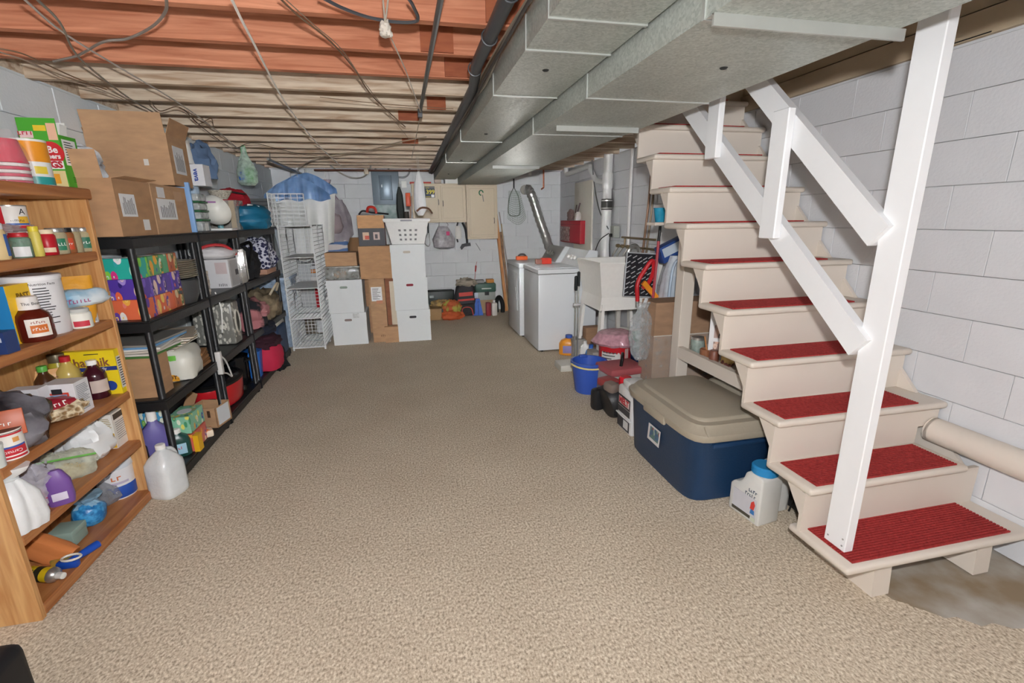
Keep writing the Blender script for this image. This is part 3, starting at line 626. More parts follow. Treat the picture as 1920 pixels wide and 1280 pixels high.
ob('orange_label', MB().rbox(-.07, .07, -.004, .004, -.05, .05, .003), C('b85a34', .4), t, (.02, -.11, .13), (-.25, 0, .15)); text('~KETTLE', .022, WHITE, t, (.02, -.117, .13), (PI/2-.25, 0, .15))
t, R_, H_ = pround('can', 'upside-down milk tin with red and white label', 'can', (0, 48), (800, 862), Z, [('body', CAN, C('ece8e2', .4)), ('dark_end', [(0, .99), (.92, .99), (.97, 1), (.99, .93), (1.0, .93)], C('4a4844', .35, .6))])
a = face_cam(t.location)
for z0, z1, c in ((.05, .12, 'c02834'), (.17, .42, 'c42c38'), (.42, .48, '3858a8'), (.86, .92, 'c42c38')): rlabel(t, R_*.99, H_*z0, H_*z1, C(c, .4), a, 1.1, 'colour_band')
rtext(t, 'Carnation', R_*.36, WHITE, R_*1.0, H_*.29, a, True); ob('printed_egg', arc(MB(), R_*.99, H_*.6, H_*.76, a+.3, a+.7), C('d89a58', .4), t)
pround('plastic_tub', 'whitish tub at the very left of the milk tin shelf', 'tub', (-28, 10), (832, 882), Z, [('body', [(0, 0), (.9, 0), (1, .88)], C('d4dcd8', .4)), ('lid', [(0, .88), (1.05, .88), (1.05, 1), (0, 1)], C('e4e8e6', .4))])

# -- fifth shelf
Z = S[5]
t, dm, _ = pbox('cereal_box', 'white and yellow carton alone at the right end below the yellow box', 'box', (198, 222, 249), (774, 840), Z, C('e6e4de', .45), d=.15, back=BK)
panel(t, 'F', dm, .1, .95, .02, .45, C('d4aa28', .4)); panel(t, 'R', dm, .1, .95, .8, .96, C('3a3a3a', .4)); flines(t, 'R', dm, .12, .92, .2, .74, 9, C('9a9a98'), 3); flines(t, 'F', dm, .1, .9, .55, .9, 7, C('a08c50'), 5)
t = thing('grocery_bag', 'big white knotted grocery bag bulging over the shelf edge', 'bag', stand(172, 872, Z, .09)+Vector((-.02, .02, 0)))
wb_ = wrinkle('gb', 'e8ebec', 10, .3, .6)
ob('bag_body', MB().blob(.21, .2, .2, 21, .3, 2.2, .3), wb_, t); ob('handle_loops', MB().blob(.1, .07, .1, 22, .4, 3, c=(.02, -.02, .16)), wb_, t)
t, dm, _ = pbox('mix_packet', 'small yellow printed packet behind the white grocery bag', 'packet', (106, 128, 142), (822, 868), Z, C('d8b848', .4), d=.05); flines(t, 'F', dm, .1, .9, .2, .8, 6, WHITE, 1)
t = thing('freezer_bag', 'clear zip bag with a green slider strip and pasta inside', 'bag', stand(128, 905, Z, .06), .7)
ob('film', MB().blob(.22, .1, .13, 24, .3, 2.5, .3), CLEAR('d8dcc8', .45), t); ob('zip_strip', MB().tube([(-.1, -.05, .13), (0, -.065, .12), (.11, -.06, .1)], .005, 6), C('72b85a', .4), t); ob('filling', MB().blob(.13, .06, .06, 25, .4, 4), C('cdb26e', .5), t)
t = thing('freezer_bag', 'clear zip bag with blue slider leaning at back left', 'bag', stand(92, 900, Z, .1)+Vector((-.06, .06, 0)), .5)
ob('film', MB().blob(.22, .12, .2, 27, .3, 2.5, .3), CLEAR('a8b4d0', .5), t); ob('zip_strip', MB().rbox(-.02, .06, -.065, -.05, .16, .2, .008), C('2854b0', .4), t); ob('filling', MB().blob(.12, .06, .1, 28, .4, 4), C('c8a47c', .5), t)
t = thing('soap_bottle', 'purple refill pouch standing between clear bags', 'pouch', stand(118, 942, Z, .0), .5)
ob('body', MB().loft([(0, .05, .03), (.03, .055, .035), (.12, .052, .03), (.17, .03, .018), (.18, .02, .012)], 24, 3, .02, 1, 3), C('75519a', .4), t); t.scale = (.82, .82, .85); ob('paper_label', MB().rbox(-.03, .03, -.037, -.033, .03, .07, .002), C('d8d0e4', .5), t)
t = thing('plastic_bag', 'shiny clear bag of small items next to purple pouch', 'bag', stand(80, 962, Z, .08), .6)
ob('film', MB().blob(.16, .13, .17, 31, .4, 3, .3), CLEAR('d4d0dc', .45, .08), t); ob('contents', MB().blob(.12, .1, .07, 32, .4, 3), TWO('mixed_sweets', 'b03050', 'd8a840', 30, (1, 1, 1), .4, .6, .4, kind='Voronoi'), t)
t = thing('grocery_bag', 'white tied bag slumped at the near left of the fifth shelf', 'bag', stand(42, 1000, Z, .05)+Vector((.005, .0, 0)))
ob('bag_body', MB().loft([(0, .06, .06), (.04, .075, .07), (.14, .07, .06), (.2, .035, .03), (.215, .02, .02), (.24, .05, .04), (.26, .06, .05)], 44, 5, .05, 3, wob=.5), wb_, t); ob('tie', MB().tube([(.028*math.cos(a), .026*math.sin(a), .212) for a in [k*PI/6 for k in range(12)]], .006, 6, closed=True), C('d8dcdc', .4), t)

# -- bottom shelf
Z = S[6]
t, R_, H_ = pround('powder_tub', 'white tub with blue band standing on the bottom shelf', 'tub', (198, 257), (856, 936), Z, [('body', [(0, 0), (.9, 0), (.94, .03), (1, .84)], C('e2e4e8', .4)), ('blue_band', [(.95, .04), (.965, .05), (.985, .36), (.97, .37)], C('2450a8', .4)), ('lid', [(0, .83), (1.03, .83), (1.04, .86), (1.0, .98), (.96, 1), (0, 1)], C('ccd4dc', .4))])
a = face_cam(t.location); rtext(t, '~OX', R_*.5, C('c87040'), R_*1.0, H_*.62, a, sx=1); ob('small_print', arc(MB(), R_*.99, H_*.44, H_*.5, a-.6, a+.6), C('b8b0c8'), t); rtext(t, 'S', R_*.4, WHITE, R_*.98, H_*.2, a-.1)
t, R_, H_ = pround('seasoning_shaker', 'brown seasoning shaker with big black lid in the corner', 'jar', (246, 287), (838, 912), Z, [('body', [(0, 0), (.9, 0), (.94, .03), (.94, .68)], C('8a6a54', .4)), ('lid', [(0, .66), (1, .66), (1.02, .7), (1.0, .97), (.95, 1), (0, 1)], C('2c2422', .4))])
a = face_cam(t.location); rlabel(t, R_*.95, H_*.12, H_*.5, C('6c2c24', .4), a+.4, .5); rtext(t, '~SALT', R_*.4, C('e8c888'), R_*.97, H_*.32, a+.4)
t = thing('knotted_bag', 'smoky clear knotted bag behind the blue bag', 'bag', stand(200, 950, Z, .06))
ob('film', MB().loft([(0, .05, .05), (.03, .075, .07), (.09, .07, .065), (.125, .03, .03), (.14, .055, .05), (.17, .07, .06)], 30, 7, .08, 4, wob=.2), CLEAR('8c8e94', .7), t); ob('contents', MB().blob(.1, .1, .08, 34, .3), C('77787c', .5), t)
t = thing('knotted_bag', 'knotted clear bag full of bright blue crystals', 'bag', stand(174, 988, Z, .06))
ob('contents', MB().blob(.13, .13, .115, 36, .12, 2), TWO('blue_crystals', '1f6fae', '4aa4dc', 40, (1, 1, 1), .4, .6, .3, .3), t); ob('film_neck', MB().loft([(.1, .05, .05), (.118, .03, .03), (.13, .05, .045), (.15, .065, .06)], 30, 8, .14, 6, wob=.2), CLEAR('9cc4dc', .7), t)
t, dm, _ = pbox('keepsake_tin', 'hinged grey green tin with closed lid on bottom shelf', 'tin', (118, 141, 174), (986, 1025), Z, C('8fa69c', .45), w=.10, d=.10, r=.004, h=.075)
ob('lid', MB().rbox(-dm[0]/2-.002, dm[0]/2+.002, -dm[1]/2-.002, dm[1]/2+.002, .048, .077, .004), C('93aba1', .45), t)
t = thing('paper_bag', 'crumpled orange paper bag lying at the near end of the bottom shelf', 'bag', stand(92, 1062, Z, .05)+Vector((-.02, .02, 0)), -.1)
ob('bag_body', MB().loft([(0, .05, .028), (.05, .055, .04), (.14, .055, .04), (.2, .05, .03), (.21, .045, .025)], 28, 4, .05, 9, 4, wob=.15, M=Matrix.Rotation(-1.05, 4, 'Y') @ Matrix.Translation((.05, 0, -.1))), wrinkle('ob', 'd8854c', 8, .6), t); ob('torn_edge', MB().blob(.05, .07, .05, 41, .5, 4, c=(-.12, 0, .08)), C('e0d8d0', .6), t)
t = thing('lint_roller', 'bright blue handled roller lying on the bottom shelf edge', 'roller', at(150, 1052, Z=Z)+Vector((-.02, .0, .018)), 0)
p, q = Vector((.045, .09, .0)), Vector((-.005, -.02, .0))
ob('handle', MB().tube([p, p.lerp(q, .3), p.lerp(q, .7), q], [.017, .018, .015, .014], 14), C('1f4fb4', .35), t); ob('head', MB().rbox(-.04, .04, -.05, -.02, -.016, .018, .008), C('1b48a8', .35), t)
ob('white_ring', MB().tube([(.035*math.cos(a)+.01, .022*math.sin(a)-.025, .024) for a in [k*PI/8 for k in range(16)]], .005, 6, closed=True), C('e8e4d8', .4), t)
t = thing('spray_can', 'yellow and black spray can lying on its side near the corner', 'can', at(98, 1092, Z=Z)+Vector((-.03, .02, .030)), 0, rot=(PI/2, 0, 1.25))
ob('body', MB().lathe([(0, -.07), (.028, -.07), (.03, -.066), (.03, .03)], 20), C('e0c020', .35), t); ob('black_band', MB().lathe([(.029, -.03), (.0305, -.03), (.0305, .0), (.029, .0)], 20), C('2c2a20', .4), t)
ob('shoulder', MB().lathe([(.029, .03), (.0315, .033), (.029, .045), (.018, .056), (.012, .06)], 20), SILVER, t); ob('nozzle_cap', MB().lathe([(0, .058), (.014, .058), (.013, .085), (0, .088)], 16), C('d8d8d4', .4), t); rtext(t, 'FI', .03, INK, .03, -.045, 2.2)
single('seed_packet', 'flat green and yellow printed packet under the blue roller', 'packet', MB().rbox(-.045, .045, -.04, .04, 0, .02, .006), TWO('packet_print', 'b89a40', '6c9a58', 18, (1, 1, 1), .4, .6, .4), at(122, 1056, Z=Z), .6)

# milk jug on the floor
t = thing('milk_jug', 'translucent plastic gallon jug with white cap standing on the carpet', 'jug', stand(322, 935, 0, .08), 1.2)
jm = CLEAR('dfe3e4', 1.55, .25)
ob('jug_body', MB().loft([(0, .07, .07), (.012, .078, .078), (.03, .079, .079), (.17, .079, .079), (.2, .076, .076), (.235, .055, .055), (.262, .03, .03), (.27, .02, .02), (.285, .02, .02)], 32, 0, 0, 0, 4), jm, t)
ob('water', MB().loft([(.006, .07, .07), (.02, .075, .075), (.155, .075, .075)], 32, 0, 0, 0, 4), C('cfd4d4', .3), t)
ob('jug_handle', MB().tube(catmull([(.03, .0, .265), (.062, 0, .25), (.082, 0, .21), (.076, 0, .16)], 5), .011, 10), jm, t)
ob('cap', MB().lathe([(.0, .28), (.024, .28), (.024, .303), (.021, .306), (0, .306)], 20), WHITE, t)
single('storage_case', 'plain black case corner jutting in at the bottom left', 'case', MB().rbox(-.34, 0, -.26, 0, 0, .36, .03, 3), C('17181b', .5), (-1.14, 1.36, 0))
# ------------------------------------------------------------------ black plastic shelving along the left wall
blk = C('1d1e20', .38, var=.1, scale=60, bump=.08)
T = [.085, .53, .985, 1.435]
def shelf_unit(label, y0, y1):
    t = thing('shelving_unit', label, 'shelf', (-1.63, y0, 0)); L_ = y1-y0
    for z in T:
        mb = MB().rbox(-.235, .235, 0, L_, z-.012, z, .004, 1)
        ob('tier', mb, blk, t); ob('tier_rim', MB().box(.215, .235, .0, L_, z-.062, z-.012).box(-.235, -.215, 0, L_, z-.062, z-.012).box(-.215, .215, 0, .02, z-.062, z-.012).box(-.215, .215, L_-.02, L_, z-.062, z-.012), blk, t)['kind'] = 'stuff'
    for x in (-.205, .205):
        for y in (.03, L_-.03):
            ob('leg', MB().lathe([(.019, 0), (.026, .005), (.026, .02), (.019, .03), (.019, T[3]-.06)], 14, (x, y, 0)), blk, t)
    return t
shelf_unit('black plastic shelving unit nearest the bookcase', 2.855, 3.665)
shelf_unit('black plastic shelving unit in the middle of the left wall row', 3.695, 4.46)
shelf_unit('black plastic shelving unit farthest along, beside the wire rack', 4.49, 5.66)
FX = -1.415
cb, cb2 = CARD('b18d6b'), CARD('a98462')
def shiplabel(t, face, dm, u0, u1, v0, v1, seed=0, rot=True):
    panel(t, face, dm, u0, u1, v0, v1, C('e9eaec', .6), 'shipping_label'); flines(t, face, dm, u0+(u1-u0)*.12, u1-(u1-u0)*.1, v0+(v1-v0)*.1, v1-(v1-v0)*.08, 9, C('5a5c60', .6), seed, vertical=rot)
tape = CLEAR('c8a878', .6)
def carton(label, dims, loc, rz=0, mat=None, group=None, taped='F', name='cardboard_box'):
    w_, d, h = dims; t = thing(name, label, 'box', loc, rz, group); mat = mat or cb
    ob('body', MB().box(-w_/2, w_/2, -d/2, d/2, 0, h), mat, t)
    ob('top_flap', MB().box(-w_/2, w_/2, -d/2, -.0012, h, h+.003), mat, t); ob('top_flap', MB().box(-w_/2, w_/2, .0012, d/2, h, h+.003), mat, t)
    if taped: panel(t, taped, dims, .44, .56, .78, 1, tape, 'tape')
    return t
Z = T[3]
# cartons on top of the first unit
t, dm, _ = pbox('cardboard_box', 'cardboard box with open flap nearest the bookcase, on the black shelving top', 'box', (150, 231, 297), (334, 440), Z, cb2, X=FX, w=.43)
shiplabel(t, 'R', dm, .1, .5, .35, .75, 1); panel(t, 'R', dm, .62, .8, .1, .3, C('e4e4e2', .6), 'tape_strip'); flines(t, 'F', dm, .3, .32, .1, .9, 1, C('8c6c50'), 2)
ob('flap', MB().bar((dm[0]/2+.05, 0, dm[2]+.012), (dm[0]/2-.01, 0, dm[2]+.002), dm[1]*.9, .003), cb, t); ob('flap', MB().bar((.03, -dm[1]/2, dm[2]), (.03, -dm[1]/2-.02, dm[2]+.13), .3, .003, (0, 1, 0)), cb, t)
ztop1 = Z+dm[2]
t, dm, _ = pbox('cardboard_box', 'closed cardboard box with square label, far one of the lower pair', 'box', (150, 299, 361), (335, 440), Z, cb, X=FX, w=.42, h=dm[2]); yb2 = t.location.y
shiplabel(t, 'R', dm, .1, .62, .3, .72, 4); panel(t, 'R', dm, .15, .35, .74, .95, C('dedede', .6), 'tape_strip'); panel(t, 'R', dm, .62, .86, .7, .9, C('c09c7c', .6), 'tape')
t, dm, _ = pbox('cardboard_box', 'tall cardboard box with raised flaps stacked over two lower boxes', 'box', (205, 322, 358), (250, 340), ztop1+.013, cb, X=FX-.02, w=.43, d=.33)
t.rotation_euler.z = .06; w_, d, h = dm
shiplabel(t, 'R', dm, .2, .75, .25, .8, 7); panel(t, 'F', dm, .66, .72, .38, .5, C('d8d4cc', .6), 'tape_strip')
ob('flap', MB().bar((0, -d/2, h), (0, -d/2-.02, h+.115), w_*.98, .003, (0, 1, 0)), cb, t); ob('flap', MB().bar((w_/2, 0, h), (w_/2+.035, 0, h+.09), d*.98, .003, (1, 0, 0)), cb2, t); ob('flap', MB().bar((-w_/2, 0, h), (-w_/2-.03, 0, h+.1), d*.98, .003, (1, 0, 0)), cb, t)
t = thing('air_pillow', 'clear plastic air pillow sticking out of the open box', 'packing', (-1.655, 2.97, ztop1+.003), .5)
ob('film', MB().blob(.26, .13, .17, 51, .3, 2.4, .3), CLEAR('dfe5ea', .6, .1), t); ob('film_peak', MB().blob(.1, .08, .14, 52, .4, 3, .3, c=(-.06, 0, .09)), CLEAR('dfe5ea', .6, .1), t); ob('dark_tag', MB().box(-.012, .012, -.006, .0, .06, .09), BLACK, t, (.03, -.07, 0))
# second unit, top tier
def shelf_bin(x0, x1): pass
t = thing('plastic_board', 'light blue plastic panel standing beside the far cardboard box', 'panel', (-1.50, 3.72, Z)); ob('panel', MB().rbox(-.09, .09, -.012, .012, 0, .33, .006), C('86aede', .4), t)
t = thing('folded_jeans', 'dark blue denim pile behind the tall cardboard box', 'clothes', (-1.77, 4.06, Z), .2); ob('cloth', MB().blob(.2, .2, .60, 54, .2, 2), wrinkle('dj', '3f5274', 7, .9), t); ob('waistband', MB().tube([(.07*math.cos(a), .06*math.sin(a), .56) for a in [k*PI/8 for k in range(16)]], .012, 6, closed=True), C('33446a', .9), t)
t, dm, _ = pbox('shoe_carton', 'white carton lettered in blue and orange on the stacked clear tubs', 'box', (352, 386, 402), (308, 348), (zv := at(386, 348, X=-1.47).z), C('e9eaee', .45), X=-1.47, w=.19, d=.13)
panel(t, 'F', dm, .05, .4, .02, .85, C('eba42c', .4)); ftext(t, 'F', dm, .22, .45, '8006', .035, C('5a4a2c'), -PI/2, bold=.001); ftext(t, 'F', dm, .72, .5, 'veva', .05, C('3a56a8'), -PI/2, bold=.0015)
t = thing('food_container', 'stack of clear food tubs with green lids under the white carton', 'tubs', (-1.575, 4.09, Z))
for k, z in enumerate((0, .09, .155, .22)):
    ob('tub', MB().rbox(-.095, .095, -.08, .08, z, z+(.075 if k == 0 else .052), .012), CLEAR('cfd4d2', .6), t)
    if k > 2: continue
    ob('green_lid', MB().rbox(-.1, .1, -.085, .085, z+(.075 if k == 0 else .052), z+(.09 if k == 0 else .065), .006), C('2a6a40', .4), t)['on'] = k
ob('white_card', MB().box(.094, .097, -.03, .03, .005, .06), WHITE, t)['on'] = 0
unstack(t, 'tub', 'food_container', 'clear food tub in the stack under the white carton', 'tub', 'stacked clear food tubs')
t = thing('mixing_bowl', 'white bowl standing on edge against the clear tubs', 'bowl', (-1.50, 4.30, Z+.003), 0)
ob('bowl', MB().lathe([(0, 0), (.05, .0), (.09, .025), (.115, .07), (.12, .10), (.115, .10), (.085, .03), (0, .006)], 28, M=Matrix.Translation((-.01, -.05, .125)) @ Matrix.Rotation(-1.2, 4, 'X') @ Matrix.Rotation(.3, 4, 'Y')), C('e8e8e0', .35), t); ob('purple_band', MB().box(-.09, .06, -.075, -.072, .21, .222), C('9c6ca0', .5), t)
t = thing('serving_tray', 'white low tray with trinkets under the upright bowl', 'tray', (-1.49, 4.40, Z)); ob('tray', MB().rbox(-.1, .1, -.06, .08, 0, .018, .006), WHITE, t); ob('teal_cap', MB().lathe([(0, .018), (.022, .018), (.022, .04), (0, .044)], 14), C('5a8c94', .4), t)
t = thing('lamp_shade', 'cream shade and blue cloth piled above the white carton', 'shade', (-1.66, 4.30, Z+.502), .3); ob('shade', MB().lathe([(.1, 0), (.075, .17), (.07, .17), (.095, 0)], 24), C('ecebe4', .6), t); ob('blue_cloth', MB().blob(.2, .17, .26, 57, .4, 3, .3, c=(.12, .05, -.1)), wrinkle('bc', '5a708e', 9, .9), t)
single('tub_stack', 'tall pale blue tub carrying the cream shade', 'tub', MB().loft([(0, .085, .085), (.47, .11, .11), (.5, .115, .115)], 28), CLEAR('b8cfe4', .95), (-1.68, 4.32, Z), 0)
t = thing('wicker_basket', 'small pale woven basket at the end of the shade pile', 'basket', (-1.58, 4.78, Z+.262)); ob('basket', MB().loft([(0, .05, .04), (.06, .09, .07), (.075, .095, .075)], 26, 13, .03), TWO('wicker', '9a9284', 'cfc8b8', 60, (1, 1, 2), .4, .6, .7, .3), t); ob('black_strap', MB().bar((.0, .02, .078), (.16, .14, .05), .04, .012), BLACK, t)
t, dm, _ = pbox('clear_bin', 'tall clear plastic bin holding odds and ends under the basket', 'bin', (428, 452, 463), (366, 434), Z, CLEAR('a8a49c', .65), X=-1.46, w=.24, h=.255); ob('contents', MB().blob(.2, .1, .2, 59, .3, 3), TWO('bin_mixture', '5c4a40', 'a89c94', 22, (1, 1, 1), .4, .6, .6, kind='Voronoi'), t); panel(t, 'F', dm, .72, .9, .02, .98, C('b8a890', .4), 'corner_rail')
t = thing('silver_bag', 'shiny silver insulated bag leaning behind red cloth', 'bag', (-1.70, 5.45, Z), .2); ob('bag_body', MB().loft([(0, .09, .07), (.15, .1, .07), (.3, .08, .05), (.36, .05, .02)], 26, 5, .06, 2, 3, wob=.2), C('c9cdd0', .22, .75, .1, 14, .4), t)
t = thing('red_blanket', 'red cloth draped behind the teal sleeping bag', 'blanket', (-1.60, 5.08, Z), .1); ob('cloth', MB().blob(.34, .46, .36, 61, .25, 2), wrinkle('rb', 'b41f30', 9, .9), t)
t = thing('sleeping_bag', 'puffy teal stuffed sack on the shelving top', 'bag', (-1.45, 5.02, Z), .3); ob('sack', MB().blob(.36, .40, .22, 63, .22, 2.2), wrinkle('tb', '1f6f92', 8, .45, .8), t); ob('care_tag', MB().rbox(-.05, .05, -.006, .006, -.02, .02, .003), WHITE, t, (.05, -.08, .2), (.5, .2, 0))
t, dm, _ = pbox('crate', 'dark grey mesh crate behind the teal sack', 'crate', (488, 512, 524), (372, 428), Z, C('55585a', .6), X=-1.52, w=.3, d=.25); flines(t, 'F', dm, .05, .95, .05, .95, 7, C('3c3e40'), 2)
# second tier: tissue boxes, plates, appliance carton, foil pans
Z = T[2]
FL = [FLORAL('tissue_teal', '2fb4a4', ['f4f0f4', 'e83c90', '8ad44c', '3cb4b8', 'c8ecd8'], 17, .5), FLORAL('tissue_purple', '5a3fa8', ['a890dc', 'f4704c', '7c60c8', '3c2c80', 'f4d8c8'], 17, .5), FLORAL('tissue_orange', 'e8724c', ['f4b04c', 'f4ece4', '6c48a8', 'f08878', 'f8d470'], 17, .5), FLORAL('tissue_green', '5cac7c', ['d8e06c', '3c68b8', 'f0f0e0', '2c8c58', 'f4b048'], 17, .5), FLORAL('tissue_rust', 'b8603c', ['d88c48', '8c3c34', 'e8b878', '5c7c4c', 'e8d0a8'], 17, .5)]
def tissue(label, loc, dims, m, rz=0, group='tissue boxes on the black shelves'):
    w_, d, h = dims; t = thing('tissue_box', label, 'tissue box', loc, rz, group)
    ob('body', MB().rbox(-w_/2, w_/2, -d/2, d/2, 0, h, .003, 1), m, t); ob('opening', MB().loft([(h-.0005, w_*.3, d*.22), (h+.001, w_*.3, d*.22)], 20), C('e8e8ea', .6), t); return t
th = .112
for k, (r1, r2, r3, nm) in enumerate(((2, 2, 3, 'orange'), (1, 1, 4, 'purple'), (0, 3, 4, 'teal'))):
    pos = ('bottom', 'middle', 'top')[k]
    tissue(f'{nm} patterned tissue box at the {pos} of the near column', (-1.545, 2.975, Z+k*th), (.235, .115, th-.001), FL[r1])
    tissue(f'{pos} tissue box in the second column behind the {nm} one', (-1.49, 3.153, Z+k*th), (.115, .23, th-.001), FL[(2, 1, 3)[k]], 0)
    tissue(f'{pos} tissue box at the far end, third column', (-1.49, 3.335, Z+k*th), (.115, .115, th-.001), FL[(4, 1, 4)[k]])
    tissue(f'{pos} dark red tissue box against the wall behind the {nm} one', (-1.745, 2.975, Z+k*th), (.14, .115, th-.001), FLORAL('tissue_dark'+str(k), ('c84a2c', '7c2c24', '5c4a3c')[k], ['8c3a2c', 'd8785c', '4c2c28', 'b89080']))
t = thing('paper_plates', 'shrink wrapped stack of cream paper plates beyond tissue boxes', 'plates', (-1.50, 3.52, Z+.16), 0)
for k in range(9): ob('plate', MB().lathe([(0, k*.013), (.075, k*.013), (.115, k*.013+.011), (.118, k*.013+.012), (.0, k*.013+.004)], 22), C('d9d2c2', .7), t)
unstack(t, 'plate', 'paper_plate', 'plate in the cream paper plate stack beyond the tissue boxes', 'plate', 'cream paper plates')
t = thing('frying_pan', 'dark grey round pan under the paper plates', 'pan', (-1.51, 3.50, Z)); ob('pan', MB().lathe([(0, 0), (.1, 0), (.125, .06), (.13, .15), (.126, .152), (.12, .06), (0, .012)], 26), C('4e5052', .4, .3), t); ob('handle', MB().bar((.05, -.1, .07), (.08, -.16, .09), .03, .018), BLACK, t)
t, dm, _ = pbox('appliance_carton', 'white small-appliance carton with grey panel on the second tier', 'box', (392, 436, 462), (486, 546), Z, C('d4d4d6', .5), X=FX, w=.33)
panel(t, 'R', dm, .08, .92, .05, .95, C('b8b8ba', .5)); panel(t, 'F', dm, .7, .95, .5, .9, C('c8b8b8', .5)); flines(t, 'F', dm, .72, .92, .06, .2, 5, INK, 4, vertical=True); panel(t, 'R', dm, .4, .62, .4, .6, C('4a4a50', .5), off=.001); az = dm[2]; ay = t.location.y
t = thing('newspaper_pile', 'loose pile of cream papers before the white appliance carton', 'papers', (-1.56, 3.78, Z))
for k in range(8): ob('paper', MB().box(-.12, .12, -.07, .07, k*.022, k*.022+.02, Matrix.Rotation(random.Random(k).uniform(-.12, .12), 4, 'Z')), C('cfc6b8' if k % 2 else 'b8aea0', .8), t)
unstack(t, 'paper', 'newspaper', 'paper in the loose pile before the white appliance carton', 'newspaper', 'papers before the appliance carton')
t = thing('tote_bag', 'folded white tote with red stripe laid over the appliance carton', 'bag', (-1.55, ay-.04, Z+az+.002), .15); ob('bag_body', MB().blob(.32, .28, .1, 66, .2, 2), wrinkle('tw', 'dcdadb', 8, .6), t); ob('red_stripe', MB().tube(catmull([(-.1, -.13, .07), (.0, -.1, .11), (.1, -.06, .10), (.16, .0, .03)], 5), .012, 6), C('c03438', .5), t)
t = thing('foil_pans', 'nested aluminium foil pans stood on edge', 'pans', (-1.50, 4.42, Z), 0); pm_ = C('b4b4b2', .25, .85, .1, 40, .3)
for k in range(6): ob('pan', MB().rbox(-.14, .11, -.008, .008, .004, .295, .03 if k == 5 else .007, 2), pm_, t, (.0, k*.022, 0))
ob('pan_rim', MB().tube([(-.14, .135, .03), (-.14, .135, .27), (-.11, .135, .3), (.08, .135, .3), (.11, .135, .27), (.11, .135, .03), (.08, .135, .008), (-.11, .135, .008)], .009, 8, closed=True), pm_, t)
unstack(t, 'pan', 'foil_pan', 'aluminium foil pan stood on edge on the second tier', 'pan', 'foil pans on edge', ['nearest', 'second', 'third', 'fourth', 'fifth', 'farthest, fully seen'])
def heap(name, label, cat, loc, size, m, seed, rz=0, amp=.3, extra=None):
    t = thing(name, label, cat, loc, rz); ob('cloth', MB().blob(*size, seed, amp, 2.6, .3), m, t)
    if extra: extra(t)
    return t
navyfl = TWO('navy_floral', '23264a', 'c8cad8', 34, (1, 1, 1), .45, .55, .8, kind='Voronoi')
dkc = wrinkle('dk', '1e1f22', 9, .9)
heap('camera_bag', 'black shoulder bag on the second tier past the foil pans', 'bag', (-1.56, 4.85, Z), (.34, .38, .31), dkc, 70, extra=lambda t: ob('strap', MB().tube(catmull([(.14, -.16, .1), (.17, -.1, .26), (.12, .05, .33), (.0, .15, .3)], 6), .014, 6), BLACK, t))
heap('quilted_bag', 'navy and white floral quilted bag at far end of second tier', 'bag', (-1.50, 5.32, Z+.05), (.3, .3, .3), navyfl, 71)
single('wooden_tray', 'pinkish wooden tray edge under the floral bag', 'tray', MB().rbox(-.14, .16, -.17, .17, 0, .05, .008), C('b88c74', .6), (-1.55, 5.32, Z))
# third tier
Z = T[1]
t, dm, _ = pbox('cardboard_box', 'plain cardboard box on the third tier right of the bookcase', 'box', (243, 302, 330), (652, 744), Z, cb2, w=.3, h=.235)
panel(t, 'F', dm, .47, .5, 0, 1, C('8c6c50', .7), 'seam')
zc = Z+dm[2]; yc = t.location.y
pl = thing('magazine_pile', 'untidy pile of magazines and paper on the third tier box', 'magazines', (-1.60, yc+.12, zc+.003))
for k, c in enumerate(('4a7a3c', 'd8d4cc', 'c8c0b4', 'e0dcd4', '6a9cc8', '8c8a84')):
    ob('magazine', MB().box(-.19, .17, -.2, .2, k*.013, k*.013+.011, Matrix.Rotation(random.Random(k+3).uniform(-.2, .2), 4, 'Z')), C(c, .6), pl)
unstack(pl, 'magazine', 'magazine', 'magazine in the untidy pile on the third tier box', 'magazine', 'magazines on the third tier')
t = thing('paper_towel_pack', 'soft white pack with bright green label and orange corner', 'pack', (-1.52, yc+.33, Z), .1); ob('pack_body', MB().blob(.26, .3, .2, 74, .12, 2, .2, sq=4), wrinkle('pt', 'd8d8ce', 8, .4), t)
ob('green_label', MB().rbox(-.06, .05, -.142, -.135, .03, .17, .004), C('68b83c', .4), t); ob('orange_corner', MB().rbox(-.04, .05, -.146, -.139, .005, .05, .003), C('e0a030', .4), t); text('FOOT.', .032, C('50301c'), t, (.0, -.148, .03), (PI/2, 0, 0), bold=.001)
t = thing('paper_sheaf', 'fanned sheaf of loose cream paper sheets over the white pack', 'papers', (-1.58, yc+.36, Z+.205), .2)
for k in range(6): ob('sheet', MB().box(-.13, .13+.008*k, -.18, .17+.01*k, k*.012, k*.012+.006, Matrix.Rotation(.07*k-.2, 4, 'Z')), C('cfc2ae' if k % 2 else 'e0dcd2', .8), t)
unstack(t, 'sheet', 'paper_sheet', 'cream sheet in the fan above the white pack', 'paper', 'fanned paper sheets')
t = thing('paper_bags', 'folded brown paper bags laid flat at the tier end', 'bags', (-1.53, 3.52, Z), .1)
for k in range(5): ob('folded_bag', MB().rbox(-.17, .1, -.09, .1, k*.022, k*.022+.02, .006, 1, Matrix.Rotation(.05*(k-2), 4, 'Z')), C('8c623c' if k % 2 else '9c7048', .8), t)
unstack(t, 'folded_bag', 'paper_bag', 'folded brown paper bag laid flat on the third tier', 'bag', 'folded brown paper bags')
lace = FLORAL('lace_print', '7a7a74', ['d0cec4', 'b8b6ac', 'dcdad0', '8c8c86', 'c8c6bc'], 30, .45)
t, dm, _ = pbox('fabric_bin', 'grey lace-patterned fabric box with an oval opening in its end', 'bin', (392, 446, 464), (566, 652), Z, lace, X=FX, w=.3, d=.17, r=.02)
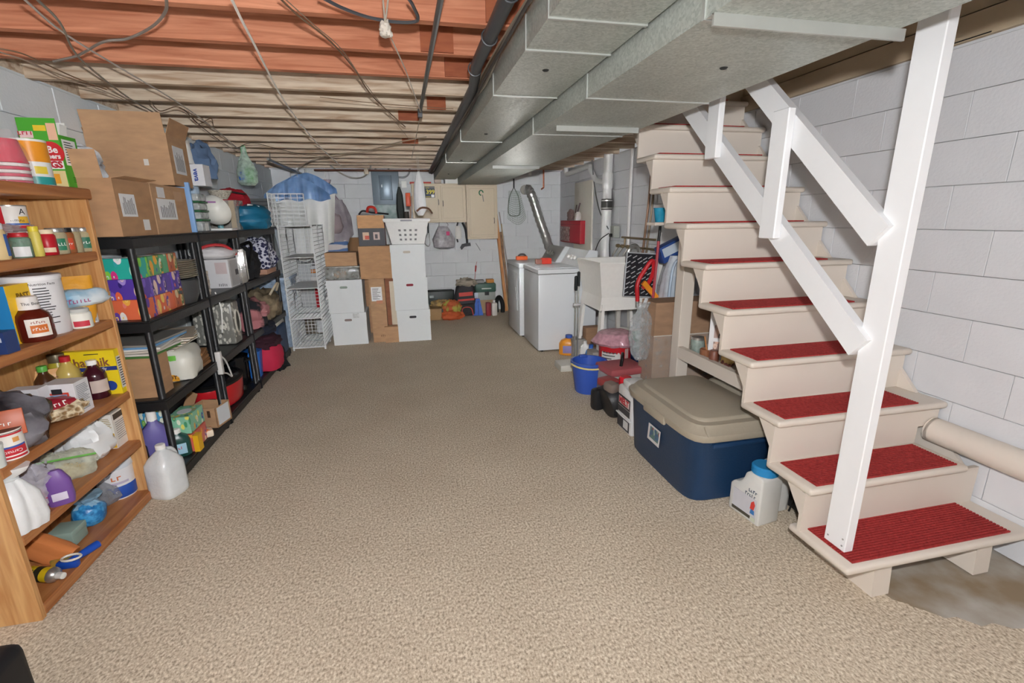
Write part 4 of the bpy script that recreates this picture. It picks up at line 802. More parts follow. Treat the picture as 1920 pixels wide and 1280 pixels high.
ob('oval_trim', MB().tube([(dm[0]/2+.002, .05*math.cos(a), dm[2]*.52+.095*math.sin(a)) for a in [k*PI/10 for k in range(20)]], .009, 8, closed=True), C('bdb9ae', .7), t); ob('oval_opening', MB().lathe([(0, 0), (1, 0), (1, .002), (0, .002)], 24, M=Matrix.Translation((dm[0]/2+.0005, 0, dm[2]*.52)) @ Matrix.Rotation(PI/2, 4, 'Y') @ Matrix.Diagonal((.093, .048, 1, 1))), C('45453f', .8), t)
heap('hat_pile', 'heap of pink and dark caps on the third tier', 'hats', (-1.53, 4.78, Z), (.33, .37, .27), TWO('cap_cloth', '22242a', 'b8787c', 3.2, (1, 1, 1), .5, .56, .9, .2), 76)
heap('pink_cap', 'dusty pink cap resting at the front of the dark heap', 'hat', (-1.43, 4.82, Z+.1), (.17, .2, .13), wrinkle('pc', 'b07a7c', 8, .9), 77, extra=lambda t: ob('brim', MB().rbox(-.02, .09, -.08, .06, .03, .042, .005), C('a87074', .9), t))
heap('duffel_bag', 'brown and tan camouflage bag on the third tier end', 'bag', (-1.52, 5.3, Z), (.32, .37, .31), TWO('camo', '4c4232', '94846a', 6, (1, 1, 1), .4, .6, .9, .2), 78, extra=lambda t: ob('handle', MB().tube(catmull([(.12, -.14, .25), (.17, -.08, .34), (.16, .06, .34), (.12, .12, .26)], 6), .012, 6), C('c8bca4', .8), t))
single('plastic_clip_hanger', 'bent white wire hook dangling by the lace box', 'hook', MB().tube(catmull([(0, 0, 0), (.01, .02, .13), (.0, .05, .2), (-.02, .05, .3)], 6), .005, 6), WHITE, (-1.395, 3.80, .70))
t = thing('bag_sealer', 'white bag sealer with bent wire arms over the red cooker', 'sealer', (-1.385, 3.63, .36)); ob('body', MB().rbox(-.018, .018, -.02, .02, .07, .24, .006), C('d4d4d2', .4), t); ob('wire_arms', MB().tube(catmull([(0, .03, .2), (.005, .1, .14), (.01, .16, .0)], 5), .006, 6), C('c8c8c6', .4), t); ob('wire_arms', MB().tube(catmull([(0, .01, .07), (.005, .08, .05), (.01, .15, .0)], 5), .006, 6), C('c8c8c6', .4), t)
# bottom tier and carpet in front
Z = T[0]
def detergent(name, label, xs, ys, Z, body, cap, lab=None, X=None):
    t, R_, H_ = pround(name, label, 'bottle', xs, ys, Z, [], None, 20, X)
    ob('body', MB().loft([(0, R_*.9, R_*.55), (H_*.03, R_, R_*.62), (H_*.55, R_, R_*.62), (H_*.72, R_*.8, R_*.55), (H_*.8, R_*.4, R_*.4), (H_*.85, R_*.35, R_*.35)], 26, 0, 0, 0, 3), body, t)
    ob('cap', MB().lathe([(0, H_*.84), (R_*.38, H_*.84), (R_*.36, H_*.99), (R_*.3, H_), (0, H_)], 18), cap, t)
    if lab: ob('paper_label', MB().rbox(-R_*.6, R_*.6, -R_*.64, -R_*.6, H_*.12, H_*.5, .002), lab, t)
    t.rotation_euler.z = math.atan2(t.location.x, t.location.y)*-1; return t, R_, H_
detergent('detergent_bottle', 'lavender laundry bottle with white cap behind the milk jug', (282, 324), (766, 868), Z, C('6f68a8', .35), WHITE, None, -1.47)
t, R_, H_ = detergent('detergent_bottle', 'dark green bottle with round white label behind the front leg', (326, 364), (800, 880), Z, C('1f4a44', .3), WHITE, C('a8d0e4', .4), -1.43); text('~GAI', R_*.4, C('c83440'), t, (0, -R_*.66, H_*.35), (PI/2, 0, 0), bold=.001)
t = thing('soap_pods', 'round green and blue printed tub above the lavender bottle', 'tub', (-1.60, 3.08, Z+.22)); ob('tub', MB().loft([(0, .07, .07), (.02, .085, .085), (.11, .085, .085), (.13, .06, .06)], 24), FLORAL('pods', '4a9cc8', ['8cc848', 'd8e070', '2c60b0', 'e8f0e0'], 22), t)
single('carton', 'brown carton under the round printed tub', 'box', MB().rbox(-.09, .09, -.08, .08, 0, .215, .003), cb2, (-1.61, 3.08, Z))
tissue('green leafy tissue box on the bottom tier', (-1.475, 3.20, Z+.125), (.13, .21, .115), FLORAL('tissue_leaf', '8cc8a8', ['e8e070', '3c68b0', 'e8f0d8', '4c9c70', 'f0b050'], 22), 0, None)
tissue('pink and orange tissue box under the green leafy one', (-1.475, 3.20, Z), (.13, .21, .115), FLORAL('tissue_pink', 'd86c5c', ['f0a03c', '7c3c8c', 'f4dcc0', 'e84c3c', 'f0c860'], 22), 0, None)
t, dm, _ = pbox('sponge_pack', 'bright yellow small carton at the tier edge', 'box', (363, 376, 384), (815, 846), Z, C('ecb524', .4), w=.03, d=.06); 
single('sponge', 'orange and white scrub sponge on the bottom tier edge', 'sponge', MB().rbox(-.04, .04, -.045, .045, 0, .05, .01), TWO('sponge_mix', 'e8802c', 'e8d8c0', 12, (1, 1, 1), .45, .55, .8), (-1.43, 3.33, Z), .5)
t = thing('cardboard_box', 'small open cardboard box with black ring mark before the red cooker', 'box', at(412, 806, Z=0)+Vector((.03, .09, .09)), -.22); w_, d, h = .20, .17, .15
for nm, a in (('side', (-w_/2, w_/2, -d/2, -d/2+.004, 0, h)), ('side', (-w_/2, w_/2, d/2-.004, d/2, 0, h)), ('side', (-w_/2, -w_/2+.004, -d/2, d/2, 0, h)), ('side', (w_/2-.004, w_/2, -d/2, d/2, 0, h)), ('bottom', (-w_/2, w_/2, -d/2, d/2, 0, .004))): ob(nm, MB().box(*a), cb, t)
ob('flap', MB().bar((-w_/2, 0, h), (-w_/2-.06, 0, h+.03), d, .003, (0, 1, 0)), cb2, t); ob('ring_mark', MB().tube([(-.035+.03*math.cos(a), -d/2-.001, .06+.03*math.sin(a)) for a in [k*PI/9 for k in range(18)]], .004, 6, closed=True), BLACK, t); ob('ring_mark', MB().box(-.055, -.04, -d/2-.003, -d/2, .085, .1), BLACK, t)
ob('dark_patch', MB().box(.04, .06, -d/2-.002, -d/2, .08, .13), C('4a3424', .8), t); panel(t, 'R', (w_, d, h), .1, .9, .1, .95, C('d4d8dc', .5), 'shipping_label')
t.location.z = T[0]+.002; t.location.x = -1.475; t.location.y = at(412, 775, X=-1.42).y-.02
t = thing('slow_cooker', 'large oval red slow cooker with black glass lid', 'cooker', (-1.575, 4.0, Z)); rc = C('c41f28', .3, coat=.3)
ob('housing', MB().loft([(.01, .15, .25), (.03, .165, .27), (.17, .175, .285), (.19, .172, .28)], 36), rc, t); ob('crock', MB().loft([(.185, .18, .29), (.205, .183, .293), (.22, .165, .27)], 36), BLACK, t); ob('lid', MB().loft([(.22, .165, .27), (.25, .13, .2), (.265, .06, .08)], 36), C('15161a', .12, coat=.5), t)
ob('lid_knob', MB().lathe([(.02, .262), (.028, .279), (0, .286)], 16), BLACK, t); ob('dial', MB().lathe([(.0, .012), (.02, .01), (.024, 0)], 14, M=Matrix.Translation((.165, .1, .07)) @ Matrix.Rotation(PI/2, 4, 'Y')), BLACK, t); ob('side_handle', MB().rbox(-.035, .035, -.03, .02, .09, .125, .01), BLACK, t, (.05, -.28, 0))
t = thing('stock_pot', 'shiny black pot behind the red cooker', 'pot', (-1.58, 4.44, Z)); ob('pot', MB().lathe([(0, 0), (.1, 0), (.115, .02), (.115, .26), (.12, .265), (.11, .265), (0, .24)], 26), C('141518', .15, coat=.4), t); ob('handle', MB().tube(catmull([(.1, -.05, .22), (.15, -.03, .235), (.15, .03, .235), (.1, .05, .22)], 5), .008, 6), BLACK, t)
single('blue_bin', 'small bright blue plastic bin beyond the black pot', 'bin', MB().loft([(0, .08, .07), (.25, .1, .09)], 24, sq=4), C('2a6cc0', .35), (-1.51, 4.65, Z))
heap('red_duffel', 'raspberry red fabric bag with dark lid on the floor tier', 'bag', (-1.44, 4.90, Z), (.30, .36, .30), wrinkle('rd', 'c02848', 9, .8), 80, 0, .14, lambda t: (ob('dark_top', MB().blob(.3, .34, .13, 81, .3, 3, .3, c=(-.01, 0, .22)), wrinkle('dt', '3a1c28', 9, .9), t), ob('pale_tag', MB().rbox(.12, .13, -.02, .0, .08, .13, .003), C('d8c8b8', .5), t)))
heap('dark_clothes', 'navy and black clothing slumped over the red bag', 'clothes', (-1.52, 4.94, Z+.345), (.34, .44, .12), wrinkle('nc', '262b3a', 7, .9), 83, 0, .3)
heap('black_straps', 'tangle of black webbing on the floor before the last shelving leg', 'straps', (-1.40, 5.12, .0), (.16, .2, .22), dkc, 84, 0, .5)
t = thing('cooler', 'dark blue cooler box with white lid at far end of floor tier', 'cooler', (-1.52, 5.38, Z)); ob('body', MB().rbox(-.15, .13, -.17, .2, 0, .33, .03, 3), C('2c4468', .45), t); ob('lid', MB().rbox(-.14, .12, -.15, .18, .33, .39, .025, 3), C('c8c4b8', .5), t)
t = thing('storage_tub', 'pale blue translucent tub behind the white wire rack', 'tub', (-1.62, 6.25, 0)); ob('tub', MB().loft([(0, .19, .22), (.02, .2, .23), (.84, .22, .26)], 28, sq=6), CLEAR('a8bcd4', .8), t); ob('rim', MB().loft([(.83, .225, .265), (.86, .23, .27)], 28, sq=6), C('b4c6da', .4), t)
# ------------------------------------------------------------------ white wire rack, hanging clothes, boxes in the middle
wire = C('e6e8e8', .35)
def grid(w_, h, n=7, m_=7):                                    # one wire panel in XZ, frame and fine wires
    mb = MB(); r = .0030
    for k in range(n+1): x = w_*k/n; q = .0055 if k in (0, n) else r; mb.box(x-q, x+q, -q, q, 0, h)
    for k in range(m_+1): z = h*k/m_; q = .0055 if k in (0, m_) else r; mb.box(0, w_, -q, q, z-q, z+q)
    return mb
rk = thing('wire_rack', 'white wire cube rack four cubes high between shelving and white boxes', 'rack', (-1.405, 5.84, 0), .0)
CW, CH = .355, .355
pm1 = grid(CW, CH, 8, 8).mesh('wire_panel'); pm1.materials.append(wire)
solid = MB().box(0, CW, -.003, .003, 0, CW).mesh('shelf_panel'); solid.materials.append(C('f2f4f4', .4))
for k in range(4):
    z = .03+k*CH
    for loc, rz in (((0, 0, z), PI/2), ((CW, 0, z), PI/2), ((0, CW, z), PI/2), ((CW, CW, z), PI/2), ((0, 2*CW, z), 0)): ob('wire_panel', pm1, None, rk, loc, (0, 0, rz))
for k in range(5):
    for y in (0, CW):
        o = ob('shelf_panel', solid if k in (2, 3) else pm1, None, rk, (0, y, .03+k*CH), (PI/2, 0, 0)); o.scale = (1, 1, -1)
ob('wire_panel', grid(CW*.95, CH, 5, 8), wire, rk, (-.06, CW*.5, .03+4*CH)); ob('wire_panel', grid(.3, CH, 5, 8), wire, rk, (-.06, .0, .03+4*CH), (0, 0, PI/2))
con = MB().lathe([(.0, -.012), (.014, -.012), (.014, .012), (0, .012)], 10).mesh('connector'); con.materials.append(wire)
for k in range(5):
    for x, y in ((0, 0), (CW, 0), (0, CW), (CW, CW), (0, 2*CW), (CW, 2*CW)): ob('connector', con, None, rk, (x, y, .03+k*CH))
for x, y in ((0, 0), (CW, 0), (0, CW), (CW, CW), (0, 2*CW), (CW, 2*CW)): ob('foot', MB().lathe([(.012, 0), (.009, .03)], 10, (x, y, 0)), wire, rk)
single('red_bin', 'red plastic crate seen through the wire rack', 'bin', MB().rbox(-.16, .16, -.14, .14, 0, .34, .02), C('c0242c', .4), (-1.12, 6.92, .33)); single('carton', 'white carton under the red crate behind the rack', 'box', MB().box(-.18, .18, -.15, .15, 0, .33), C('c9c9cc', .5), (-1.12, 6.92, 0))
t = thing('book_pile', 'stack of white and orange books behind the rack', 'books', (-1.12, 6.92, .672))
for k, c in enumerate(('d8d6d4', 'e0dcd8', 'c8c8cc', 'e08838', 'd4d4d8')): ob('book', MB().box(-.18, .14, -.12, .12, k*.05, k*.05+.047, Matrix.Rotation(.08*(k-2), 4, 'Z')), C(c, .6), t)
unstack(t, 'book', 'book', 'book in the stack behind the wire rack', 'book', 'books behind the wire rack')
# clothes rail and garments
single('clothes_rail', 'steel clothes rail hung under the joists behind the rack', 'rail', MB().tube([(-1.35, 5.6, 2.13), (-1.35, 7.6, 2.13)], .014, 10).tube([(-1.35, 5.7, 2.13), (-1.35, 5.7, 2.22)], .005, 6).tube([(-1.35, 7.5, 2.13), (-1.35, 7.5, 2.22)], .005, 6), C('9a9c9c', .35, .8))
blu = TWO('blue_vinyl', '6a90c4', '94b6e2', 5, (1, 1, 1), .35, .65, .3, .1)
gar = [C('e2e3e0', .4), C('b4bcc4', .4), C('e8e8e2', .4), C('8e98a4', .6), C('d8dadc', .4)]
def drape(w0, w1, top, zb, dep, fold, freq, seed, nx=56, nz=7):   # hanging cloth with vertical folds, front and back
    ph = random.Random(seed).uniform(0, 6); v = []; f = []
    for side in (-1, 1):
        for j in range(nz+1):
            for i in range(nx+1):
                q = 2*i/nx-1; s_ = j/nz; x = q*(w0+(w1-w0)*s_); z0 = top(q); z = z0+(zb+.015*math.sin(9*q+ph)-z0)*s_
                e = (1-q**6)*min(1, .25+1.6*s_); v.append((x, side*e*(dep+fold*math.sin(freq*x+ph+1.5*math.sin(5*x+seed))+.5*fold*math.sin(2.3*freq*x+ph*2)), z))
    m = (nx+1)*(nz+1); r = nx+1
    for j in range(nz):
        for i in range(nx):
            a = j*r+i; f += [(a, a+r, a+r+1, a+1), (m+a, m+a+1, m+a+r+1, m+a+r)]
    for i in range(nx): f += [(i, i+1, m+i+1, m+i), (nz*r+i, m+nz*r+i, m+nz*r+i+1, nz*r+i+1)]
    return MB().add(v, f, True)
for k in range(4):
    y = 6.70+k*.20; x = -1.36+(.06, -.06, .05, -.08, .06, -.02)[k]
    t = thing('garment_bag', ('nearest hanging garment under a blue vinyl shoulder cover', 'second hanging garment, pale clothes under a blue cover', 'third hanging garment with clear bag and blue cover', 'rearmost hanging garment toward the back wall')[k], 'garment', (x+(.05 if k > 1 else 0), y, .09 if k > 1 else 0), .1*(-1)**k, 'garments on the rail')
    ob('shoulder_cover', drape(.36, .37, lambda q: 2.04-.20*abs(q)**1.5, 1.76, .06, .026, 30, k), blu, t)
    ob('garment', drape(.34, .26, lambda q: 1.80-.02*abs(q), 1.0+.05*(k % 3), .05, .034, 15, k+20), gar[k % 5], t)
    ob('hanger_hook', MB().tube(catmull([(0, 0, 2.02), (0, 0, 2.1), (.02, 0, 2.142), (0, 0, 2.156), (-.018, 0, 2.143)], 4), .003, 6), SILVER, t)
t = thing('blanket_bag', 'mauve and grey bedding in clear bags hanging right of the garments', 'bag', (-1.09, 7.575, 0), .1)
ob('bedding', MB().loft([(1.2, .25, .12), (1.3, .27, .14), (1.55, .28, .14), (1.72, .24, .12), (1.8, .2, .1)], 40, 5, .06, 4, 2.6, wob=.25), TWO('mauve_bedding', '8e868c', 'b8b0b4', 5, (1, 1, 1), .35, .65, .8, .4), t); ob('bag_neck', MB().loft([(1.78, .16, .08), (1.9, .08, .05), (2.02, .05, .03), (2.08, .07, .05)], 30, 6, .1, 7), CLEAR('c4b4c0', .75), t)
ob('pink_roll', MB().blob(.3, .2, .3, 88, .15, 2, .2, c=(.02, -.12, 1.32)), wrinkle('pk', 'a8989a', 7, .8), t); ob('lower_layer', MB().loft([(.85, .2, .1), (1.0, .22, .11), (1.22, .22, .11)], 36, 4, .05, 9, 3), TWO('striped_fold', '5c7cb0', 'ddd4d0', 2.4, (.4, .4, 5), .45, .5, .7), t)
ob('hang_cord', MB().tube([(0, 0, 2.06), (0, 0, 2.24)], .004, 6), WHITE, t)
t = thing('mesh_bag', 'green and blue filled clear bag hanging left of the garments', 'bag', (-1.50, 5.35, .56), .2); t.scale = (.72, .72, .75)
ob('film', MB().loft([(1.72, .08, .06), (1.76, .12, .1), (1.9, .12, .1), (2.02, .07, .05), (2.12, .035, .02), (2.2, .03, .01)], 30, 5, .06, 5, wob=.2), CLEAR('c4dccc', .5), t); ob('green_yarn', MB().blob(.13, .13, .19, 90, .25, 2, .2, c=(.03, 0, 1.75)), wrinkle('gy', '58b45c', 12, .8), t); ob('blue_yarn', MB().blob(.1, .1, .15, 91, .25, 2, .2, c=(-.06, -.03, 1.75)), wrinkle('by', '2f66b0', 12, .8), t); ob('green_handles', MB().tube(catmull([(-.03, 0, 2.1), (-.02, 0, 2.19), (.0, 0, 2.22), (.02, 0, 2.19), (.03, 0, 2.1)], 5), .008, 6), C('7cc88c', .5), t)
# white file cartons
wc = C('dfe3e4', .5, var=.015)
def white_box(label, x0, y0, z, w_=.415, d=.40, h=.403, hole='7c8a84', rz=0):
    t = thing('white_carton', label, 'box', (x0+w_/2, y0+d/2, z), rz, 'white lidded cartons stacked on the carpet')
    ob('body', MB().box(-w_/2+.003, w_/2-.003, -d/2+.003, d/2-.003, 0, h-.09), wc, t); ob('lid', MB().box(-w_/2, w_/2, -d/2, d/2, h-.09, h), wc, t)
    ob('hand_hole', MB().prism([(sx*.03+.014*math.cos(a), .014*math.sin(a)) for sx, q in ((1, 0), (-1, PI)) for a in [q-PI/2+k*PI/6 for k in range(7)]], .002, Matrix.Translation((-.01, -d/2, h*.78)) @ Matrix.Rotation(PI/2, 4, 'X')), C(hole, .7), t)
    return t
white_box('bottom white carton of the three high stack', -.185, 5.94, 0, hole='2c2c30'); white_box('middle white carton of three, red shows in its hand hole', -.20, 5.945, .404, hole='8c2434', rz=.012); white_box('top white carton of three, under the laundry basket', -.205, 5.935, .808, hole='c8c0b4', rz=-.015)
white_box('bottom white carton of the two high stack', -.965, 5.96, 0, hole='8c7c78', rz=-.01); white_box('upper white carton of two, under the clear bin', -.985, 5.965, .404, hole='8c9a90', rz=.01)
panel(bpy.data.objects['white_carton.003'], 'F', (.415, .4, .403), .62, .8, .84, .98, CLEAR('f0f4f4', .7), 'tape')
# clear bin and small box on the two-high stack
t = thing('clear_bin', 'shallow clear plastic bin holding round objects on two white cartons', 'bin', (-.785, 6.13, .81)); ob('bin', MB().rbox(-.195, .195, -.17, .17, 0, .145, .015), CLEAR('b4b8b4', .5), t); ob('bin_lid', MB().rbox(-.205, .205, -.18, .18, .145, .16, .006), CLEAR('ccd0cc', .7), t)
for k, (x, c) in enumerate(((-.07, 'd8b89c'), (.0, 'c8a890'), (.09, '6c6a66'))): ob('ball', MB().blob(.08, .08, .08, k, .1, c=(x, -.08, .02)), C(c, .6), t)
carton('small cardboard box without markings on the clear bin lid', (.36, .28, .155), (-.79, 6.14, .972), .02, cb, taped=None)
single('paper_sack', 'crumpled brown paper sack behind the small cardboard box', 'bag', MB().loft([(0, .15, .1), (.1, .16, .11), (.32, .15, .1), (.42, .13, .06)], 28, 4, .04, 3, 4, wob=.2), wrinkle('sk', '8a6848', 8, .85), (-.62, 6.75, .86)); single('carton', 'tall cardboard carton carrying the brown paper sack', 'box', MB().box(-.2, .2, -.18, .18, 0, .858), cb2, (-.62, 6.75, 0))
# tall cartons between the white stacks
t = carton('tall narrow cardboard box with white shipping label between white stacks', (.185, .25, .80), (-.40, 6.12, 0), 0, cb, taped=None); dm = (.185, .25, .80); shiplabel(t, 'F', dm, .1, .8, .66, .88, 9, False); panel(t, 'F', dm, .4, .8, .62, .67, C('c88c6c', .6), 'orange_sticker', off=.001); flines(t, 'F', dm, .5, .95, .09, .13, 4, C('6c4c34'), 3, vertical=True)
t = carton('dark brown tall cardboard box holding a cream foam panel', (.16, .3, .80), (-.262+.04, 6.22, 0), 0, CARD('8c5c44'), taped=None); ob('foam_panel', MB().rbox(-.03, .078, -.156, -.15, .17, .76, .004), C('d8cdb8', .7), t)
carton('low small cardboard box on the carpet against the tall brown one', (.165, .12, .20), (-.262, 6.0, 0), .0, cb, taped=None)
t = carton('plain cardboard box resting across the tall boxes', (.385, .34, .39), (-.385, 6.17, .805), -.01, CARD('b48c66'), taped=None)
t = thing('product_box', 'open product box with dark printed base and tan top', 'box', (-.41, 6.17, 1.20)); w_, d, h = .31, .26, .36
ob('body', MB().box(-w_/2, w_/2, -d/2, d/2, 0, h-.0), CARD('c89c70'), t); dm = (w_, d, h); panel(t, 'F', dm, 0, 1, 0, .58, C('3a3a40', .5), 'printed_base'); panel(t, 'F', dm, .16, .4, .2, .45, C('d8b89c', .5), 'picture', off=.001); panel(t, 'F', dm, .24, .4, .22, .34, C('c84c38', .5), 'picture', off=.002); panel(t, 'F', dm, .56, .8, .2, .45, C('cdb8b0', .5), 'picture', off=.001); panel(t, 'F', dm, .62, .72, .24, .38, C('4c4448', .5), 'picture', off=.002); panel(t, 'R', dm, 0, 1, 0, .98, C('7c3038', .5), 'red_side')
t = thing('jumper_cables', 'coiled dark cables with red clamp on the product box', 'cables', (-.40, 6.17, 1.563)); ob('red_clamp', MB().tube(catmull([(-.05, 0, .03), (-.03, 0, .09), (.04, 0, .085), (.06, 0, .02)], 5), .016, 8), C('c83428', .4), t); ob('cable', MB().tube(catmull([(-.15, .02, .01), (-.1, .0, .05), (.0, .02, .03), (.1, .0, .02), (.2, .03, .01)], 6), .01, 8), C('2c2c30', .5), t)
# laundry basket with umbrellas and tools
bw = C('e9e9e7', .4)
t = thing('laundry_basket', 'white plastic laundry basket full of tools on the three high stack', 'basket', (.015, 6.14, 1.213))
def wall_pt(u, z, side):                                        # basket wall: u 0..1 along the side
    hw, hd = .195+.065*z/.29, .135+.05*z/.29
    a, b, n = {'F': ((-hw, -hd), (hw, -hd), (0, -1)), 'B': ((hw, hd), (-hw, hd), (0, 1)), 'R': ((hw, -hd), (hw, hd), (1, 0)), 'L': ((-hw, hd), (-hw, -hd), (-1, 0))}[side]
    return Vector((a[0]+(b[0]-a[0])*u, a[1]+(b[1]-a[1])*u, z))
for side in 'FBRL':
    mb = MB(); us = [0]; nh = 5 if side in 'FB' else 3; zs = [0, .05]
    uh = [.0, .22]+sum([[.30+.14*k-.03, .30+.14*k+.03] for k in range(4)], [])+[.80, 1.0] if side in 'FB' else [0, 1]
    zz = [.0, .045, .068, .10, .123, .155, .178, .26, .29]
    for i in range(len(uh)-1):
        for j in range(len(zz)-1):
            hole = side in 'FB' and i in (2, 4, 6, 8) and j in (1, 3, 5)
            if not hole: mb.add([wall_pt(uh[i], zz[j], side), wall_pt(uh[i+1], zz[j], side), wall_pt(uh[i+1], zz[j+1], side), wall_pt(uh[i], zz[j+1], side)], [(0, 1, 2, 3)])
    ob('basket_side', mb, bw, t)
ob('basket_floor', MB().box(-.195, .195, -.135, .135, 0, .004), bw, t)
ob('rim', MB().tube([(-.27, -.19, .29), (.27, -.19, .29), (.27, .19, .29), (-.27, .19, .29)], .016, 8, closed=True), bw, t); ob('rim', MB().rbox(-.275, .275, -.2, -.184, .262, .30, .006), bw, t); ob('hand_grip', MB().rbox(-.075, .06, -.204, -.2, .272, .29, .004), C('9c9ca4', .5), t)
ob('basket_lining', MB().box(-.2, .2, -.11, .11, .006, .2), C('8a8a8c', .8), t)
t = thing('umbrella', 'closed black umbrella standing in the laundry basket', 'umbrella', (-.05, 6.14, 1.42)); ob('canopy', MB().loft([(0, .03, .03), (.2, .045, .04), (.38, .035, .03), (.47, .012, .012)], 24, 6, .12, 3), C('2c3230', .7), t); ob('tip', MB().lathe([(.006, .46), (.003, .53)], 8), SILVER, t); ob('handle', MB().lathe([(.02, 0), (.03, .1), (.028, .18)], 12, (.07, -.03, 0)), C('3c3630', .6), t)
t = thing('trimmer_tool', 'orange handled long tool standing in the laundry basket', 'tool', (.05, 6.13, 1.42)); ob('shaft', MB().bar((0, 0, 0), (.04, 0, .36), .03, .02), C('8c6a50', .5), t); ob('orange_grip', MB().rbox(-.03, .03, -.02, .02, .24, .40, .01), C('e0582c', .4), t)
single('sickle', 'rusty curved blade over the basket rim', 'blade', MB().tube(catmull([(-.06, 0, .0), (0, 0, .04), (.08, 0, .03), (.13, 0, -.03)], 6), [.012]*18+[.004], 6), C('7c5c48', .5, .4), (.20, 6.0, 1.60))
t = thing('white_cloth', 'white cloth bundle hanging from a cord above the laundry basket', 'cloth', (.19, 6.05, 0)); ob('cloth', MB().loft([(1.55, .03, .02), (1.62, .065, .045), (1.75, .075, .05), (1.92, .06, .045), (2.02, .03, .025), (2.06, .012, .012)], 34, 4, .09, 6, wob=.35), C('f0f2f4', .7, bump=.2), t)
# ------------------------------------------------------------------ back wall: breaker panel, cabinets, things hung and leaning
t = thing('breaker_panel', 'grey steel breaker panel on the back wall with cables above', 'panel', (-.257, 7.776, 1.73)); gm = C('78848e', .4, .35)
ob('cover', MB().rbox(-.2, .2, -.10, 0, 0, .49, .006), gm, t); ob('door', MB().rbox(-.088, .088, -.108, -.10, .07, .42, .004), C('6e7c88', .35, .35), t); ob('latch', MB().rbox(-.065, -.05, -.113, -.108, .25, .29, .002), C('c8d0d4', .3, .6), t)
ob('door_trim', MB().tube([(-.09, -.104, .07), (.09, -.104, .07), (.09, -.104, .42), (-.09, -.104, .42)], .004, 6, closed=True), C('444e58', .4, .4), t)
ob('backing_board', MB().box(-.19, .2, -.015, 0, -.28, -.002), TWO('board_green_grey', '8fa4a2', 'b4c2c0', 9, (1, 1, 1), .4, .6, .7), t)
for x in (-.13, .06): ob('conduit_stub', MB().lathe([(.014, .49), (.014, .62)], 10, (x, -.05, 0)), C('7c8884', .5, .3), t)
ob('feed_cable', MB().tube(catmull([(.19, -.05, .40), (.28, -.05, .40), (.35, -.05, .45), (.38, -.06, .55), (.38, -.06, .62)], 6), .014, 8), C('8a8c8e', .5), t)
single('outlet_plate', 'small white cover plate right of the breaker panel', 'outlet', MB().rbox(-.04, .04, -.008, 0, -.05, .05, .003), WHITE, (.015, 7.777, 2.03))
tan = C('cfc0a6', .45, var=.03); 
def cabinet(label, x0, x1, z0, z1, doors):
    t = thing('wall_cabinet', label, 'cabinet', ((x0+x1)/2, 7.628, z0)); hw = (x1-x0)/2; h = z1-z0
    ob('body', MB().rbox(-hw, hw, -.145, .148, 0, h, .004, 1), tan, t)
    for a, b, hx, hz in doors:
        a -= (x0+x1)/2; b -= (x0+x1)/2
        d = ob('door', MB().rbox(a+.006, b-.006, -.158, -.146, .03, h-.03, .004, 1), tan, t); ob('door_frame', MB().box(a+.03, a+.036, -.162, -.158, .06, h-.06).box(b-.036, b-.03, -.162, -.158, .06, h-.06).box(a+.036, b-.036, -.162, -.158, h-.066, h-.06).box(a+.036, b-.036, -.162, -.158, .06, .066), C('bcae96', .5), d)
        hx -= (x0+x1)/2; ob('handle', MB().tube(catmull([(hx, -.158, hz-.04), (hx, -.18, hz-.025), (hx, -.18, hz+.025), (hx, -.158, hz+.04)], 4), .005, 6), C('6c6a66', .3, .8), d)
    return t
c1 = cabinet('tan double door metal cabinet on the back wall', .118, .928, 1.455, 2.025, [(.14, .53, .51, .30), (.54, .91, .575, .28)])
c2 = cabinet('tan single door metal cabinet, taller, at right of the double one', .934, 1.418, 1.195, 2.012, [(.955, 1.40, 1.36, .28)])
t = thing('licence_plate', 'dark blue plate with yellow digits 399 fixed to the cabinet door', 'plate', (.385, 7.466, 1.90)); ob('plate', MB().box(-.075, .075, 0, .003, -.08, .08), C('3c4456', .5), t); text('399', .085, C('e8d850', .5), t, (.01, -.001, .0), (PI/2, 0, 0), bold=.002); text('JUN', .025, C('e8d850', .5), t, (-.03, -.001, .06), (PI/2, 0, 0)); ob('paper_tag', MB().box(.02, .065, -.002, 0, -.075, -.035), WHITE, t); ob('strip', MB().box(-.06, .01, -.002, 0, -.07, -.062), C('e8d850', .5), t)
t = thing('door_sticker', 'green and grey sticker shaped like a tool on the cabinet door', 'sticker', (1.165, 7.468, 1.87)); ob('green_head', MB().tube([(.03*math.cos(a), 0, .02+.035*math.sin(a)) for a in [k*PI/8 for k in range(13)]], .009, 6), C('3c7c58', .5), t); ob('grey_tail', MB().bar((.02, 0, -.01), (.035, 0, -.11), .012, .003, (0, 1, 0)), C('7c7c78', .5), t)
ZT = 2.026
def top(name, label, cat, x, mb, m, dz=0): return single(name, label, cat, mb, m, (x, 7.60, dz))
top('level_tool', 'red tool lying on the double cabinet top', 'tool', .26, MB().rbox(-.16, .16, -.02, .02, 0, .03, .006), C('c84c40', .5), ZT)
t = thing('tape_roll', 'brown and white roll on edge atop the double cabinet', 'roll', (.52, 7.6, ZT+.045)); ob('roll', MB().lathe([(.02, -.05), (.045, -.05), (.045, .05), (.02, .05)], 18, M=Matrix.Rotation(PI/2, 4, 'Y')), C('c8b8ac', .6), t); ob('core', MB().lathe([(.012, -.052), (.024, -.052), (.024, .052), (.012, .052)], 18, M=Matrix.Rotation(PI/2, 4, 'Y')), C('6c4c40', .7), t)
top('white_box', 'long white box with dark edge on the cabinet top', 'box', .75, MB().rbox(-.13, .13, -.1, .1, 0, .075, .004).box(-.13, .14, -.1, .1, .0755, .083), C('dcdcd8', .5), ZT)
